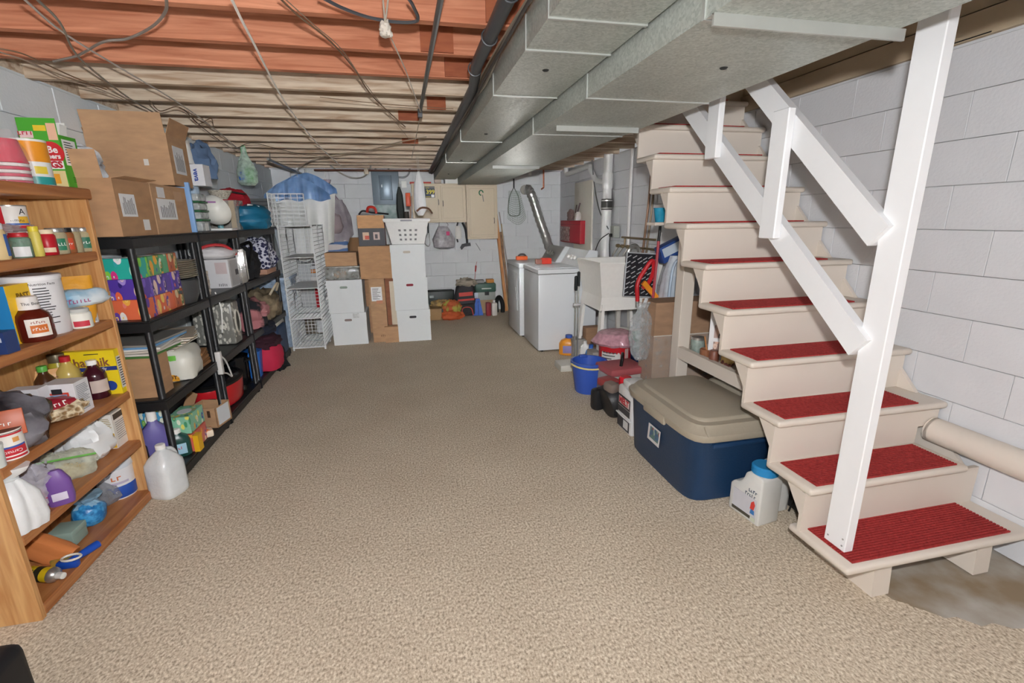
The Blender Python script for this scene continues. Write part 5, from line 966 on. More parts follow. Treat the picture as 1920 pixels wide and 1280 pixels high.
top('carton', 'long salmon coloured carton on the single door cabinet', 'box', 1.06, MB().rbox(-.125, .125, -.1, .1, 0, .065, .003), C('c89878', .7), 2.013)
top('small_can', 'small blue and white can beside the salmon carton', 'can', 1.235, MB().lathe([(0, 0), (.04, 0), (.04, .07), (.036, .075), (0, .075)], 16), C('7c94b4', .4), 2.013)
top('jar', 'brown jar at the right end of the cabinet top', 'jar', 1.36, MB().lathe([(0, 0), (.05, 0), (.052, .06), (.045, .075), (.05, .08), (.05, .1), (0, .1)], 16), C('8c6450', .4), 2.013)
# hung under the cabinets
t = thing('grocery_bag', 'grey plastic grocery bag hanging from a hook under the cabinet', 'bag', (.565, 7.58, 0)); gb = CLEAR('b4b0b4', .95, .3)
ob('bag_body', MB().loft([(1.05, .07, .05), (1.08, .15, .09), (1.2, .17, .1), (1.32, .11, .06), (1.40, .07, .03)], 34, 5, .05, 8, 2.6, wob=.2), gb, t); ob('bag_handles', MB().tube(catmull([(-.06, 0, 1.38), (-.05, 0, 1.46), (-.02, 0, 1.5)], 4), .008, 6).tube(catmull([(.06, 0, 1.38), (.08, 0, 1.43), (.0, 0, 1.5)], 4), .006, 6), gb, t); ob('pink_print', MB().rbox(.04, .09, -.11, -.095, 1.26, 1.32, .004), C('d84880', .5), t); ob('hook', MB().tube(catmull([(-.01, 0, 1.455), (-.01, -.02, 1.48), (-.01, -.035, 1.5)], 4), .004, 6), SILVER, t)
t = thing('hanging_glove', 'white work glove hanging on black strap under the cabinet', 'glove', (.80, 7.56, 0)); ob('strap', MB().tube(catmull([(.0, 0, 1.454), (-.02, 0, 1.38), (-.03, 0, 1.25), (-.015, 0, 1.15)], 6), .012, 6), BLACK, t); ob('glove_body', MB().loft([(1.2, .04, .02), (1.26, .05, .03), (1.36, .045, .03), (1.4, .03, .02)], 22, 4, .06, 3), C('dcdad4', .7), t)
t = thing('hatchet', 'black hatchet hanging head down under the cabinet', 'axe', (.93, 7.56, 0)); ob('handle', MB().tube(catmull([(-.06, 0, 1.452), (-.02, 0, 1.36), (.0, 0, 1.24), (.005, 0, 1.1)], 6), .018, 8), C('2a2a2c', .5), t); ob('head', MB().prism([(-.11, -.05), (-.08, -.0), (-.03, .01), (.05, .02), (.06, -.03), (-.04, -.04), (-.09, -.09)], .03, Matrix.Translation((0, .015, 1.12)) @ Matrix.Rotation(PI/2, 4, 'X')), C('26262a', .4, .4), t)
t = thing('dog_chain', 'dark cord with chain looped under the cabinet beside basket', 'chain', (.325, 7.56, 0)); ob('cord', MB().tube([(.01, 0, 1.452), (.01, 0, 1.30)], .014, 6), C('3c3e40', .7), t); ob('chain', MB().tube(catmull([(0, 0, 1.3), (-.04, 0, 1.22), (-.05, 0, 1.14), (-.0, 0, 1.1), (.03, 0, 1.16), (.02, 0, 1.3)], 5), .009, 6), C('9a9a98', .35, .7), t)
single('wall_screw_hook', 'little bent hook on the wall under the single door cabinet', 'hook', MB().tube(catmull([(0, 0, 0), (.03, -.01, -.05), (.07, -.02, -.12)], 4), .006, 6), C('8a8c90', .4, .6), (1.10, 7.772, 1.12))
# floor clutter at the back wall
t = thing('tool_case', 'open black plastic tool case standing against the back wall', 'case', (.50, 7.58, 0)); tb_ = C('2c332f', .45)
ob('case_lid', MB().rbox(-.24, .19, .06, .12, .0, .40, .03), tb_, t); ob('case_rim', MB().tube([(-.24, .05, .02), (.19, .05, .02), (.19, .05, .38), (-.24, .05, .38)], .016, 8, closed=True), C('1c201e', .5), t); ob('case_body', MB().rbox(-.24, .19, -.16, .05, 0, .13, .02), tb_, t); ob('sticker', MB().rbox(-.2, -.13, .055, .06, .27, .31, .002), C('b8c4c0', .5), t)
heap('rope_pile', 'tan straps and rope piled over the open tool case', 'straps', (.50, 7.42, .135), (.36, .18, .13), TWO('strap_mixture', '8c7450', 'c8a868', 20, (1, 1, 1), .4, .6, .8, .3), 101, 0, .4)
heap('safety_vest', 'yellow and orange safety vest heaped before the tool case', 'vest', (.62, 7.24, .10), (.28, .2, .17), TWO('vest_cloth', 'b85a34', 'a8a048', 9, (1, 1, 1), .46, .54, .8, .3), 102, 0, .4)
heap('orange_bag', 'orange cloth bag lying on the carpet in front of vest', 'bag', (.62, 7.20, 0), (.32, .26, .13), wrinkle('og', 'c05c34', 9, .8), 103, .2, .35)
single('wood_crate', 'small tan wooden crate beside the white cartons at the back', 'crate', MB().rbox(-.11, .11, -.12, .12, 0, .18, .004).box(-.112, .112, -.122, .122, .08, .09), C('a08058', .7), (.34, 7.28, 0))
t = thing('tool_backpack', 'black and red tool backpack standing against the back wall', 'bag', (.86, 7.50, 0)); rd2 = C('c04038', .5)
ob('pack_body', MB().loft([(0, .15, .12), (.03, .17, .14), (.3, .17, .13), (.45, .14, .1), (.5, .1, .07)], 30, 0, 0, 0, 3, wob=.12), wrinkle('bp', '3a393c', 10, .8), t); ob('front_pocket', MB().rbox(-.13, .13, -.2, -.1, .02, .2, .03), C('262628', .7), t)
for z, w_ in ((.36, .11), (.33, .11), (.255, .13)): ob('red_strap', MB().bar((-w_, -.135, z), (w_, -.135, z+.01), .03, .012, (0, 1, 0)), rd2, t)
ob('red_piping', MB().tube(catmull([(-.09, -.205, .02), (-.06, -.207, .14), (.06, -.207, .14), (.1, -.205, .02)], 6), .008, 6), rd2, t); ob('top_cloth', MB().blob(.3, .2, .12, 104, .4, 3, .3, c=(.03, 0, .46)), wrinkle('kc', 'a09888', 9, .8), t); ob('side_tag', MB().rbox(.14, .2, -.1, -.09, .27, .36, .004), C('c8d4e0', .5), t); ob('red_side', MB().rbox(.15, .2, -.1, .05, .14, .3, .02), rd2, t)
t = thing('dustpan', 'bright blue plastic dustpan propped upright beside the backpack', 'dustpan', (1.045, 7.32, 0)); ob('pan', MB().prism([(-.09, 0), (.08, 0), (.03, .27), (-.03, .27)], .03, Matrix.Translation((0, .03, 0)) @ Matrix.Rotation(PI/2-.12, 4, 'X')), C('2458b4', .4), t); ob('blade', MB().box(-.008, .008, -.035, .0, .01, .24), C('1c489c', .4), t)
t = thing('tool_box', 'green tool box with grey base stacked on cartons at back', 'toolbox', (1.19, 7.60, .22)); ob('base', MB().rbox(-.15, .17, -.12, .12, 0, .13, .015), C('9a9e98', .5), t); ob('lid', MB().rbox(-.16, .18, -.125, .125, .13, .27, .02), C('3c5c50', .45), t); ob('handle', MB().rbox(-.06, .1, -.135, -.125, .18, .2, .004), C('c8d0c8', .4), t); ob('latch', MB().rbox(-.01, .06, -.13, -.12, .08, .14, .004), BLACK, t)
single('yellow_tool', 'orange and grey small tools on the green tool box', 'tools', MB().rbox(-.12, .02, -.06, .06, 0, .05, .01), C('8c8c8a', .5), (1.17, 7.6, .491)); single('orange_box', 'small orange box on the green tool box lid', 'box', MB().rbox(-.06, .06, -.06, .06, 0, .055, .006), C('c8883c', .5), (1.29, 7.6, .491))
single('carton', 'tan carton holding up the green tool box', 'box', MB().box(-.14, .16, -.12, .12, 0, .218), C('a48a68', .7), (1.19, 7.62, 0))
t = thing('jug', 'red and white bottle with label standing before the toolbox', 'bottle', (1.25, 7.28, 0)); ob('red_bottle', MB().rbox(-.09, -.01, -.05, .05, 0, .22, .02), C('8c2c34', .4), t); ob('white_half', MB().rbox(.0, .09, -.05, .05, 0, .21, .02), C('d0ccc4', .4), t); ob('cap', MB().lathe([(.02, .2), (.02, .25), (0, .25)], 12, (.045, 0, 0)), WHITE, t)
t = thing('shop_vacuum_hose', 'black hose and wheel tucked beside the dryer', 'hose', (1.42, 7.42, 0)); ob('hose', MB().tube(catmull([(-.07, -.05, .03), (-.06, 0, .2), (.0, .05, .26), (.04, 0, .16), (.03, -.06, .03)], 6), .035, 10), BLACK, t)
single('screwdriver', 'long screwdriver with red grip standing out of the clutter', 'screwdriver', MB().lathe([(.004, 0), (.004, .16), (.012, .17), (.014, .26), (0, .27)], 10).tube([(0, 0, .27), (.01, 0, .33)], .003, 6), C('a83838', .4), (1.05, 7.7, .50), 0, None, (0, .12, 0))
wood = TWO('bare_wood', 'a8683c', 'd0985c', 4, (12, 12, 1), .3, .7, .6, .1)
for k, (lab, x0, x1, h, m, r, y) in enumerate((('tall pale wooden stake leaning in the back corner', 1.56, 1.42, 1.68, wood, .024, 7.66), ('rough brown wooden pole leaning right of the pale stake', 1.63, 1.50, 1.3, TWO('rough_wood', '6c5040', '9c7c60', 8, (6, 6, 1), .4, .6, .8), .02, 7.68), ('slim grey metal rod leaning at the right of the poles', 1.72, 1.50, 1.62, C('a09894', .4, .5), .008, 7.74), ('thin bamboo cane leaning between the poles', 1.60, 1.53, 1.42, C('b89c70', .6), .008, 7.73))):
    single('leaning_pole', lab, 'pole', MB().rbox(-r, r, -r, r, 0, h/math.cos(.06), r*.3, 1), m, (x0, y-.06, .0), 0, None, (-.05, -(x0-x1)/h, 0))
# landing net, dryer duct, copper pipe
t = thing('landing_net', 'green mesh landing net hanging by its black handle on the back wall', 'net', (1.75, 7.77, 0)); ob('handle', MB().tube([(0, 0, 2.12), (.0, 0, 1.98)], .012, 8), BLACK, t)
ob('hoop', MB().tube(catmull([(0, 0, 1.99), (-.07, 0, 1.85), (-.1, 0, 1.65), (-.08, -.02, 1.56), (0, -.03, 1.54), (.08, -.02, 1.56), (.1, 0, 1.65), (.07, 0, 1.85), (0, 0, 1.99)], 6), .008, 6), C('7c8078', .4, .6), t)
mb = MB(); netp = lambda u, v: Vector(((-.09+.18*u)*(1+.75*v)+.04*v, -.02-.09*math.sin(PI*u)*min(1, v*2+.3), 1.93-.42*v*(1.0+.25*math.sin(PI*u))-.12*math.sin(PI*u)*(1-v)*0))
for i in range(15): mb.tube([netp(i/14, j/10) for j in range(11)], .0022, 4)
for j in range(16): mb.tube([netp(i/12, j/15) for i in range(13)], .0022, 4)
ob('mesh_bag', mb, C('6c8070', .7), t)['kind'] = 'stuff'
pts = catmull([(1.93, 7.69, 1.95), (1.98, 7.66, 1.93), (2.05, 7.62, 1.75), (2.12, 7.58, 1.5), (2.2, 7.52, 1.25), (2.26, 7.4, 1.0), (2.30, 7.2, .85)], 9)
t = thing('dryer_duct', 'silver flexible foil duct running from the wall to the dryer', 'duct'); ob('foil_hose', MB().tube(pts, [+.072+.006*math.sin(k*2.1) for k in range(len(pts))], 16), C('d0d0cc', .28, .8, .1, 30, .3), t); ob('wall_collar', MB().lathe([(.06, 0), (.075, 0), (.075, .03), (.06, .03)], 18, M=Matrix.Translation((1.93, 7.777, 1.95)) @ Matrix.Rotation(PI/2, 4, 'X')), C('a09c94', .4, .6), t)
cop = C('a8664c', .35, .7)
single('copper_stub', 'short copper pipe hanging from a joist near the back wall', 'pipe', MB().tube([(2.2, 7.6, 2.3), (2.2, 7.6, 1.97)], .013, 8).tube([(2.2, 7.6, 1.975), (2.16, 7.58, 1.95)], .013, 8), cop)
# ------------------------------------------------------------------ right wall: pipes, laundry machines, sink
pv = C('dfe0de', .35)
t = thing('vent_stack', 'white plastic vent stack with black rubber coupling on the right wall', 'pipe', (2.455, 5.66, 0))
ob('upper_pipe', MB().lathe([(.056, 1.70), (.056, 2.44)], 24), pv, t); ob('hub', MB().lathe([(.064, 1.84), (.066, 1.86), (.066, 2.0), (.064, 2.02)], 24), pv, t); ob('lower_pipe', MB().lathe([(.062, .02), (.062, 1.60)], 24), pv, t)
ob('rubber_coupling', MB().lathe([(.066, 1.59), (.07, 1.6), (.07, 1.71), (.066, 1.72)], 24), C('3a3a38', .5), t)
for z in (1.61, 1.70): ob('clamp', MB().lathe([(.0705, z-.006), (.072, z-.006), (.072, z+.006), (.0705, z+.006)], 24), SILVER, t)
ob('branch', MB().tube(catmull([(0, .04, 1.92), (.01, .2, 1.94), (.015, .42, 1.98), (.02, .62, 2.12), (.02, .72, 2.17), (.02, 1.5, 2.15), (.02, 1.62, 2.16), (.02, 1.66, 2.25)], 5), .034, 12), pv, t)
t = thing('wall_conduit', 'white painted conduit run straight down the right wall', 'pipe', (2.515, 5.15, 0)); ob('pipe_run', MB().lathe([(.02, .9), (.02, 2.235)], 12), C('e0dfdd', .5), t)
t = thing('wall_board', 'pale vertical board strip on the wall left of the stack', 'board', (2.525, 6.65, 0)); ob('board', MB().rbox(-.012, .012, -.35, .35, 1.0, 2.0, .003), C('dcd8cc', .5), t)
t = thing('outlet_box', 'grey outlet box with plugged cords on the vent stack', 'outlet', (2.47, 5.44, 1.33)); ob('box', MB().rbox(-.03, .05, -.05, .05, -.07, .07, .006), C('b4b8b0', .4, .3), t); ob('plug', MB().rbox(-.06, -.03, -.02, .02, -.06, -.02, .006), BLACK, t); ob('black_cord', MB().tube(catmull([(-.05, -.0, -.05), (-.06, -.01, -.15), (-.04, .0, -.38)], 5), .006, 6), BLACK, t); ob('black_cord', MB().tube(catmull([(-.05, .05, -.02), (-.12, .14, -.1), (-.14, .24, -.25), (-.13, .3, -.42)], 5), .006, 6), BLACK, t)
single('supply_cable', 'grey cable drooping from the joists to the outlet box', 'cable', MB().tube(catmull([(2.46, 6.2, 2.235), (2.455, 6.1, 1.95), (2.455, 5.9, 1.6), (2.44, 5.55, 1.36)], 7), .008, 6), C('6c6e6c', .5))
t = thing('red_case', 'red metal box with photo stickers hung on the right wall', 'box', (2.537, 6.98, 1.13)); ob('body', MB().rbox(-.1, 0, -.45, .45, 0, .33, .01), C('b02834', .4), t); ob('photo_panel', MB().rbox(-.106, -.1, .0, .44, .02, .24, .002), FLORAL('photo_stickers', '9c7c78', ['c8b0a8', '7c3038', 'e0d8d0', '6c5850'], 34, .5), t); ob('lid_line', MB().box(-.102, -.1, -.45, .44, .27, .276), C('7c1c28', .5), t)
t = thing('trinkets', 'small figurine and flowers standing on the red metal box', 'figurine', (2.48, 6.75, 1.463)); ob('white_head', MB().blob(.09, .09, .12, 3, .15), C('e0dcd8', .6), t); ob('dark_shape', MB().blob(.1, .14, .15, 4, .4, 3, c=(.0, .3, 0)), C('7c6460', .7), t); ob('stems', MB().bar((0, .05, .08), (0, -.08, .24), .02, .01).bar((0, .1, .1), (0, .06, .22), .015, .01), C('5c4a4c', .7), t)
# water pipes and valves
br = C('8c7a5c', .4, .6)
t = thing('water_pipes', 'brass and copper supply pipes with valves over the sink', 'pipes', (2.52, 4.6, 0))
ob('riser_pipe', MB().tube(catmull([(-.02, .06, 2.2), (-.02, .08, 1.7), (-.02, .16, 1.05)], 6), .013, 8), C('8a6c58', .4, .5), t); ob('riser_pipe', MB().tube(catmull([(-.02, -.03, 2.2), (-.02, .0, 1.7), (-.02, .08, 1.05)], 6), .011, 8), C('8a7a68', .4, .5), t)
for z in (1.27, 1.17): ob('cross_pipe', MB().tube([(-.02, -.1, z), (-.02, .68-.0*z, z)], .012, 8), br, t)
ob('drop', MB().tube([(-.02, .6, 1.27), (-.02, .6, 1.17)], .011, 8), br, t)
for y in (.72, .60, .45): ob('valve', MB().lathe([(.012, -.03), (.022, -.02), (.022, .02), (.012, .03)], 10, M=Matrix.Translation((-.05, y, 1.17)) @ Matrix.Rotation(PI/2, 4, 'X')), br, t); ob('hose', MB().tube(catmull([(-.05, y, 1.15), (-.09, y+.05, 1.05), (-.06, y+.1, .93)], 5), .011, 8), C('b0aca4', .35, .5), t)
t = thing('faucet', 'grey coiled hose and faucet at the sink back', 'faucet', (2.42, 4.64, 1.065)); ob('hose_coil', MB().tube([(.0, .11*math.cos(a)+.15, .06+.08*math.sin(a)) for a in [k*PI/8 for k in range(16)]], .02, 8, closed=True), C('8a8a88', .5), t); ob('faucet_body', MB().rbox(-.06, .02, -.14, .06, 0, .07, .02), C('9a8c80', .35, .6), t); ob('spout', MB().tube(catmull([(-.02, -.04, .05), (-.06, -.04, .13), (-.14, -.04, .12), (-.16, -.04, .08)], 5), .012, 8), SILVER, t)
# washer and dryer, fronts toward the room
ap = C('dfe3e6', .3, var=.015, coat=.2); gy = C('8e8e8c', .35, .2)
def machine(name, label, x0, x1, y0, y1, h, washer):
    t = thing(name, label, 'appliance', ((x0+x1)/2, (y0+y1)/2, 0)); a, b = (x1-x0)/2, (y1-y0)/2
    ob('cabinet', MB().rbox(-a, a, -b, b, .02, h-.055, .012), ap, t); ob('top_panel', MB().rbox(-a-.006, a, -b-.004, b+.004, h-.053, h, .012), ap, t)
    for sx in (-1, 1):
        for sy in (-1, 1): ob('foot', MB().lathe([(.02, 0), (.02, .022)], 10, (sx*(a-.06), sy*(b-.06), 0)), BLACK, t)
    M_ = Matrix.Translation((a-.12, 0, h))
    con = ob('console', MB().prism([(-.09, 0), (.12, 0), (.12, .17), (.03, .19)], 2*b-.02, Matrix(((1, 0, 0, a-.13), (0, 0, -1, b-.01), (0, 1, 0, h), (0, 0, 0, 1)))), C('d6dadc', .35) if washer else gy, t)
    ob('end_cap', MB().prism([(-.1, 0), (.125, 0), (.125, .185), (.03, .2)], .03, Matrix(((1, 0, 0, a-.13), (0, 0, -1, -b+.03), (0, 1, 0, h), (0, 0, 0, 1)))), ap, t)
    for k, y in enumerate((-.1, .0, .12)):
        R2 = Matrix.Translation((a-.18, y, h+.095)) @ Matrix.Rotation(-PI/2+.55, 4, 'Y')
        ob('knob', MB().lathe([(.032 if k == 1 else .022, 0), (.03 if k == 1 else .02, .025), (0, .028)], 16, M=R2), WHITE if washer else SILVER, t)
    if washer:
        ob('lid', MB().rbox(-a+.03, a-.16, -b+.05, b-.05, h, h+.008, .004), ap, t); ob('lid_notch', MB().rbox(-a+.03, -a+.10, -.06, .05, h+.008, h+.014, .003), C('b8bcbe', .4), t)
    else:
        d = ob('door', MB().rbox(-a-.018, -a, -b+.08, b-.08, .34, h-.12, .012), C('d4d8da', .35), t); ob('door_handle', MB().rbox(-a-.03, -a-.018, -b+.1, -b+.12, .5, .64, .004), C('b0b4b4', .4), d)
    return t
machine('washing_machine', 'white top loading washer, nearer of the two laundry machines', 1.395, 2.09, 5.01, 5.69, .952, True)
machine('clothes_dryer', 'white dryer with grey console beyond the washer', 1.355, 2.06, 5.76, 6.46, .952, False)
t = thing('staple_gun', 'orange tool with dark grip on the dryer top', 'tool', (1.50, 6.27, .953)); ob('body', MB().rbox(-.07, .09, -.03, .03, 0, .055, .012), C('e8682c', .4), t); ob('grip', MB().tube(catmull([(-.04, 0, .05), (-.01, 0, .075), (.04, 0, .075), (.07, 0, .05)], 4), .012, 8), C('4a4448', .5), t)
t = thing('tape_measure', 'bright red small box with brown end on the washer', 'tool', (1.60, 5.55, .962)); ob('red_body', MB().rbox(-.02, .1, -.05, .05, 0, .07, .01), C('e04434', .4), t); ob('brown_end', MB().rbox(-.09, -.02, -.04, .04, 0, .06, .008), C('9a6c60', .5), t)
# utility sink on blocks
sk = C('f0eee8', .4); t = thing('utility_sink', 'cream plastic laundry tub on splayed legs with a deep apron', 'sink', (1.80, 4.25, 0))
def ring(z, o, q): return [(o, o, z), (.66-q, o, z), (.66-q, .62-o, z), (o, .62-o, z)]
tb = MB(); lev = [ring(.72, .05, .05), ring(1.03, .0, .0), ring(1.065, -.01, .0), ring(1.07, .02, .02), ring(1.0, .03, .03), ring(.75, .07, .07)]
v = sum(lev, []); f = [(i*4+j, i*4+(j+1) % 4, i*4+4+(j+1) % 4, i*4+4+j) for i in range(5) for j in range(4)]+[(3, 2, 1, 0), (20, 21, 22, 23)]
ob('basin', tb.add(v, f), sk, t); ob('rim', MB().tube([(0, 0, 1.065), (.66, 0, 1.065), (.66, .62, 1.065), (0, .62, 1.065)], .014, 8, closed=True), sk, t)
ob('apron', MB().add([(.03, .03, .6), (.63, .03, .6), (.63, .59, .6), (.03, .59, .6), (.045, .045, .73), (.615, .045, .73), (.615, .575, .73), (.045, .575, .73)], [(0, 1, 5, 4), (1, 2, 6, 5), (2, 3, 7, 6), (3, 0, 4, 7)]), sk, t)
for x, y, dx, dy in ((.06, .06, -.03, -.03), (.6, .06, .03, -.03), (.06, .56, -.05, .0), (.6, .56, .03, .0)): ob('leg', MB().bar((x, y, .66), (x+dx, y+dy, .2), .075, .03, (1, 0, 0)), sk, t)
ob('trap_pipe', MB().tube([(.35, .3, .72), (.35, .3, .35), (.6, .3, .3)], .03, 10), C('c4c0b8', .4), t)
for k, (x, y) in enumerate(((.03, .03), (.63, .03), (.02, .56), (.63, .56))): ob('block', MB().rbox(x-.1, x+.08, y-.08, y+.08, 0, .2, .006), C('9a9690', .8, bump=.2), t)
# broom poles, mop tray and cleaning things round the sink
t = thing('long_dustpan', 'pair of steel poles with black grips standing before the washer', 'broom', (1.62, 4.42, 0)); 
for x, z, y in ((0, .945, 0), (.035, .985, .02)): ob('pole', MB().tube([(x, y, .06), (x, y, z-.14)], .0075, 8), C('b4b6b6', .25, .8), t); ob('grip', MB().lathe([(.012, z-.15), (.016, z-.14), (.016, z-.01), (0, z)], 10, (x, y, 0)), C('23282a', .5), t)
ob('clip', MB().rbox(-.02, .055, -.01, .03, .64, .665, .005), C('d0d0d0', .4), t); ob('pan', MB().rbox(-.2, .06, -.16, .06, .0, .07, .015), C('c8c6bc', .45), t)
t = thing('tray_panel', 'black tray with white diagonal stripes and pale frame leaning on sink', 'tray', (2.20, 4.205, .72), 0, None, (-.08, .08, 0)); w_, h = .34, .42
ob('panel', MB().box(-w_/2, w_/2, 0, .02, 0, h), C('26262a', .5), t); ob('frame', MB().tube([(-w_/2, -.006, 0), (w_/2, -.006, 0), (w_/2, -.006, h), (-w_/2, -.006, h)], .009, 6, closed=True), C('c8ccd0', .4), t)
mb = MB(); rr = random.Random(4)
for r in range(8):
    for c in range(6): x = -.14+c*.056+rr.uniform(-.01, .01); z = .04+r*.048+rr.uniform(-.01, .01); mb.bar((x-.02, -.002, z-.012), (x+.02, -.002, z+.012), .008, .003, (0, 1, 0))
ob('stripes', mb, C('c4c4c6', .5), t)['kind'] = 'stuff'
for o in [t]: o.location.z = .74
t = thing('paint_frame', 'orange handled bent red frame hooked over the striped tray', 'tool', (2.10, 3.98, .74)); ob('red_loop', MB().tube(catmull([(-.03, 0, .0), (-.04, 0, .16), (.02, 0, .28), (.09, -.01, .37), (.11, -.01, .28), (.06, -.02, .17), (.0, -.02, .12)], 6), .02, 8), C('c8242c', .35), t); ob('steel_tip', MB().lathe([(.018, -.05), (.018, .0)], 10, (-.03, 0, .0)), SILVER, t); ob('orange_handle', MB().bar((-.01, -.05, .18), (.14, -.06, .02), .045, .03, (0, 1, 0)), C('ec9428', .4), t)
single('broom_pole', 'red broom pole with black top leaning by the tray', 'broom', MB().tube([(0, 0, 0), (.06, .02, 1.25)], .013, 8), C('b03a44', .4), (2.13, 3.86, .04))
ob('black_grip', MB().tube([(.06, .02, 1.25), (.067, .022, 1.38)], .013, 8), BLACK, bpy.data.objects['broom_pole'])
t = thing('cleaning_kit', 'tilted dark blue and white cleaning kit carton by the wall', 'box', (2.36, 3.92, 1.20), 0, None, (0, -.42, 0)); ob('body', MB().rbox(-.14, .12, -.05, .05, -.06, .09, .004), C('2c4c8c', .45), t); ob('white_panel', MB().box(-.12, .09, -.052, -.05, -.01, .07), C('c4d0dc', .5), t); ob('light_blue_end', MB().rbox(.121, .17, -.06, .06, -.08, .12, .02), C('2a8ed8', .4), t)
t = thing('plastic_sack', 'pale sack under the tilted blue carton beside the stairs', 'bag', (2.38, 3.86, 0)); ob('sack', MB().loft([(0, .12, .1), (.1, .15, .13), (.75, .15, .13), (1.0, .12, .09), (1.16, .07, .05)], 32, 5, .05, 4, 3, wob=.15), CLEAR('d4dce4', 1.4, .25), t)
t = thing('folded_chair', 'folded pale blue metal frame standing behind the cardboard box', 'frame', (2.26, 3.66, 0)); ob('frame_tube', MB().tube(catmull([(-.1, 0, .0), (-.07, 0, .6), (-.04, 0, 1.08), (.06, 0, 1.08), (.08, 0, .6), (.05, 0, .0)], 6), .014, 8), C('b4c4d4', .4, .2), t); ob('panel', MB().box(-.06, .06, -.004, .004, .5, 1.0), C('c4d0dc', .4), t)
# tall carton under the stairs with plastic over it
t = carton('tall wide cardboard box wrapped in clear film behind the bench post', (.60, .22, .86), (2.125, 3.32, 0), 0, CARD('9c7c62'), taped=None); ob('film_wrap', MB().box(-.303, .303, -.113, .112, .02, .6), CLEAR('d8d4cc', .28, .12), t); ob('tape_line', MB().box(-.304, .304, -.1155, -.1135, .598, .606), C('d4ccc0', .5), t)
t = thing('plastic_bag', 'empty clear plastic bag hanging against the wrapped cardboard box', 'bag', (1.755, 3.28, 0), .2); ob('film', MB().loft([(.40, .05, .02), (.46, .09, .045), (.6, .10, .05), (.72, .085, .04), (.80, .04, .02), (.86, .07, .02)], 36, 7, .12, 3, 2.4, wob=.5), CLEAR('ced4d6', .32, .06), t); ob('hang_loop', MB().bar((.0, 0, .82), (.03, 0, .89), .03, .004, (0, 1, 0)), CLEAR('e4e8ea', .8, .08), t)
t = thing('plant_cup', 'teal plastic cup on a little board shelf below the stairs', 'cup', (1.815, 3.22, 1.462)); ob('cup', MB().lathe([(0, 0), (.032, 0), (.046, .09), (.05, .1), (.044, .1), (.03, .006), (0, .006)], 18), CLEAR('2f9cc0', 1.2), t)
single('board_shelf', 'small cream board shelf fixed behind the stair risers', 'shelf', MB().box(-.07, .5, -.06, .06, 0, .02), cream, (1.815, 3.22, 1.44))
# buckets and bottles on the carpet
t = thing('red_bucket', 'big red bucket with white label and pink plastic over its mouth', 'bucket', (1.86, 3.97, 0)); wl_ = C('d4d2ce', .5)
ob('pail', MB().lathe([(0, 0), (.135, 0), (.14, .01), (.155, .37), (.162, .375), (.162, .39), (.15, .39)], 30), C('c0242c', .35), t); a = face_cam((1.86, 3.97))
ob('white_label', arc(MB(), .1505, .08, .34, a-.9, a+.35, 16), wl_, t); ob('red_text_band', arc(MB(), .154, .09, .33, a+.62, a+.9, 6), C('c8a8a4', .5), t)
mb = MB()
for k in range(7): arc(mb, .1545, .12+.028*k, .128+.028*k, a-.8, a-.8+.5+.5*random.Random(k).random(), 6)
ob('small_print', mb, INK, t)['kind'] = 'stuff'; ob('pink_film', MB().loft([(.345, .17, .17), (.37, .195, .19), (.41, .18, .17), (.46, .155, .15), (.475, .1, .1)], 40, 9, .05, 4, 2, wob=.2), CLEAR('d8a8b4', .95, .12), t)
single('paper_bag', 'brown paper bag standing behind the red bucket', 'bag', MB().rbox(-.09, .09, -.06, .06, 0, .33, .01), CARD('8e6e54'), (1.95, 4.78, 0))
t = thing('blue_bucket', 'bright blue mop bucket with yellow handle on the carpet', 'bucket', (1.50, 3.72, 0)); bb = C('3a5cb8', .35)
ob('pail', MB().lathe([(0, .004), (.11, .0), (.118, .01), (.15, .26), (.162, .265), (.162, .285), (.148, .285), (.115, .02), (0, .014)], 30), bb, t); ob('pour_lip', MB().rbox(-.04, .04, .12, .17, .27, .295, .01), bb, t); ob('handle', MB().tube([(.168*math.cos(b), .168*math.sin(b)-.0, .27-.02*math.sin(-b)) for b in [-PI+.1+k*(PI-.2)/14 for k in range(15)]], .008, 8), C('e4d48c', .4), t)
detergent('detergent_jug', 'orange detergent jug with blue cap by the washer corner', (1048, 1084), (627, 668), 0, C('e0942c', .35), C('3a5cb0', .4), C('8c84b4', .5))
detergent('spray_bottle', 'white bottle between the steel poles and paper bag', (1086, 1106), (638, 672), 0, C('e4e4e0', .35), C('dcdcd8', .4))
detergent('detergent_bottle', 'blue bottle with orange collar and blue cap behind the bucket', (1096, 1118), (645, 690), 0, C('4a86c4', .35), C('2c58a8', .4), C('d88c50', .5))
pround('spray_bottle', 'small white topped bottle peeking over the blue bucket', 'bottle', (1115, 1132), (652, 690), 0, [('body', BOTTLE, C('5c90c4', .4)), ('cap', BCAP, WHITE)])
t = thing('storage_tote', 'navy lidded tote behind the red bucket', 'tote', (2.19, 4.0, 0)); ob('body', MB().rbox(-.14, .3, -.19, .16, 0, .26, .02), C('1c3c74', .4), t); ob('lid', MB().rbox(-.15, .31, -.2, .17, .26, .30, .015), C('a8b0ac', .45), t)
single('green_tub', 'green plastic tub lying on the navy tote lid', 'tub', MB().loft([(0, .13, .1), (.1, .16, .13), (.12, .165, .135)], 26), C('2c7c4c', .4), (2.19, 3.98, .301))
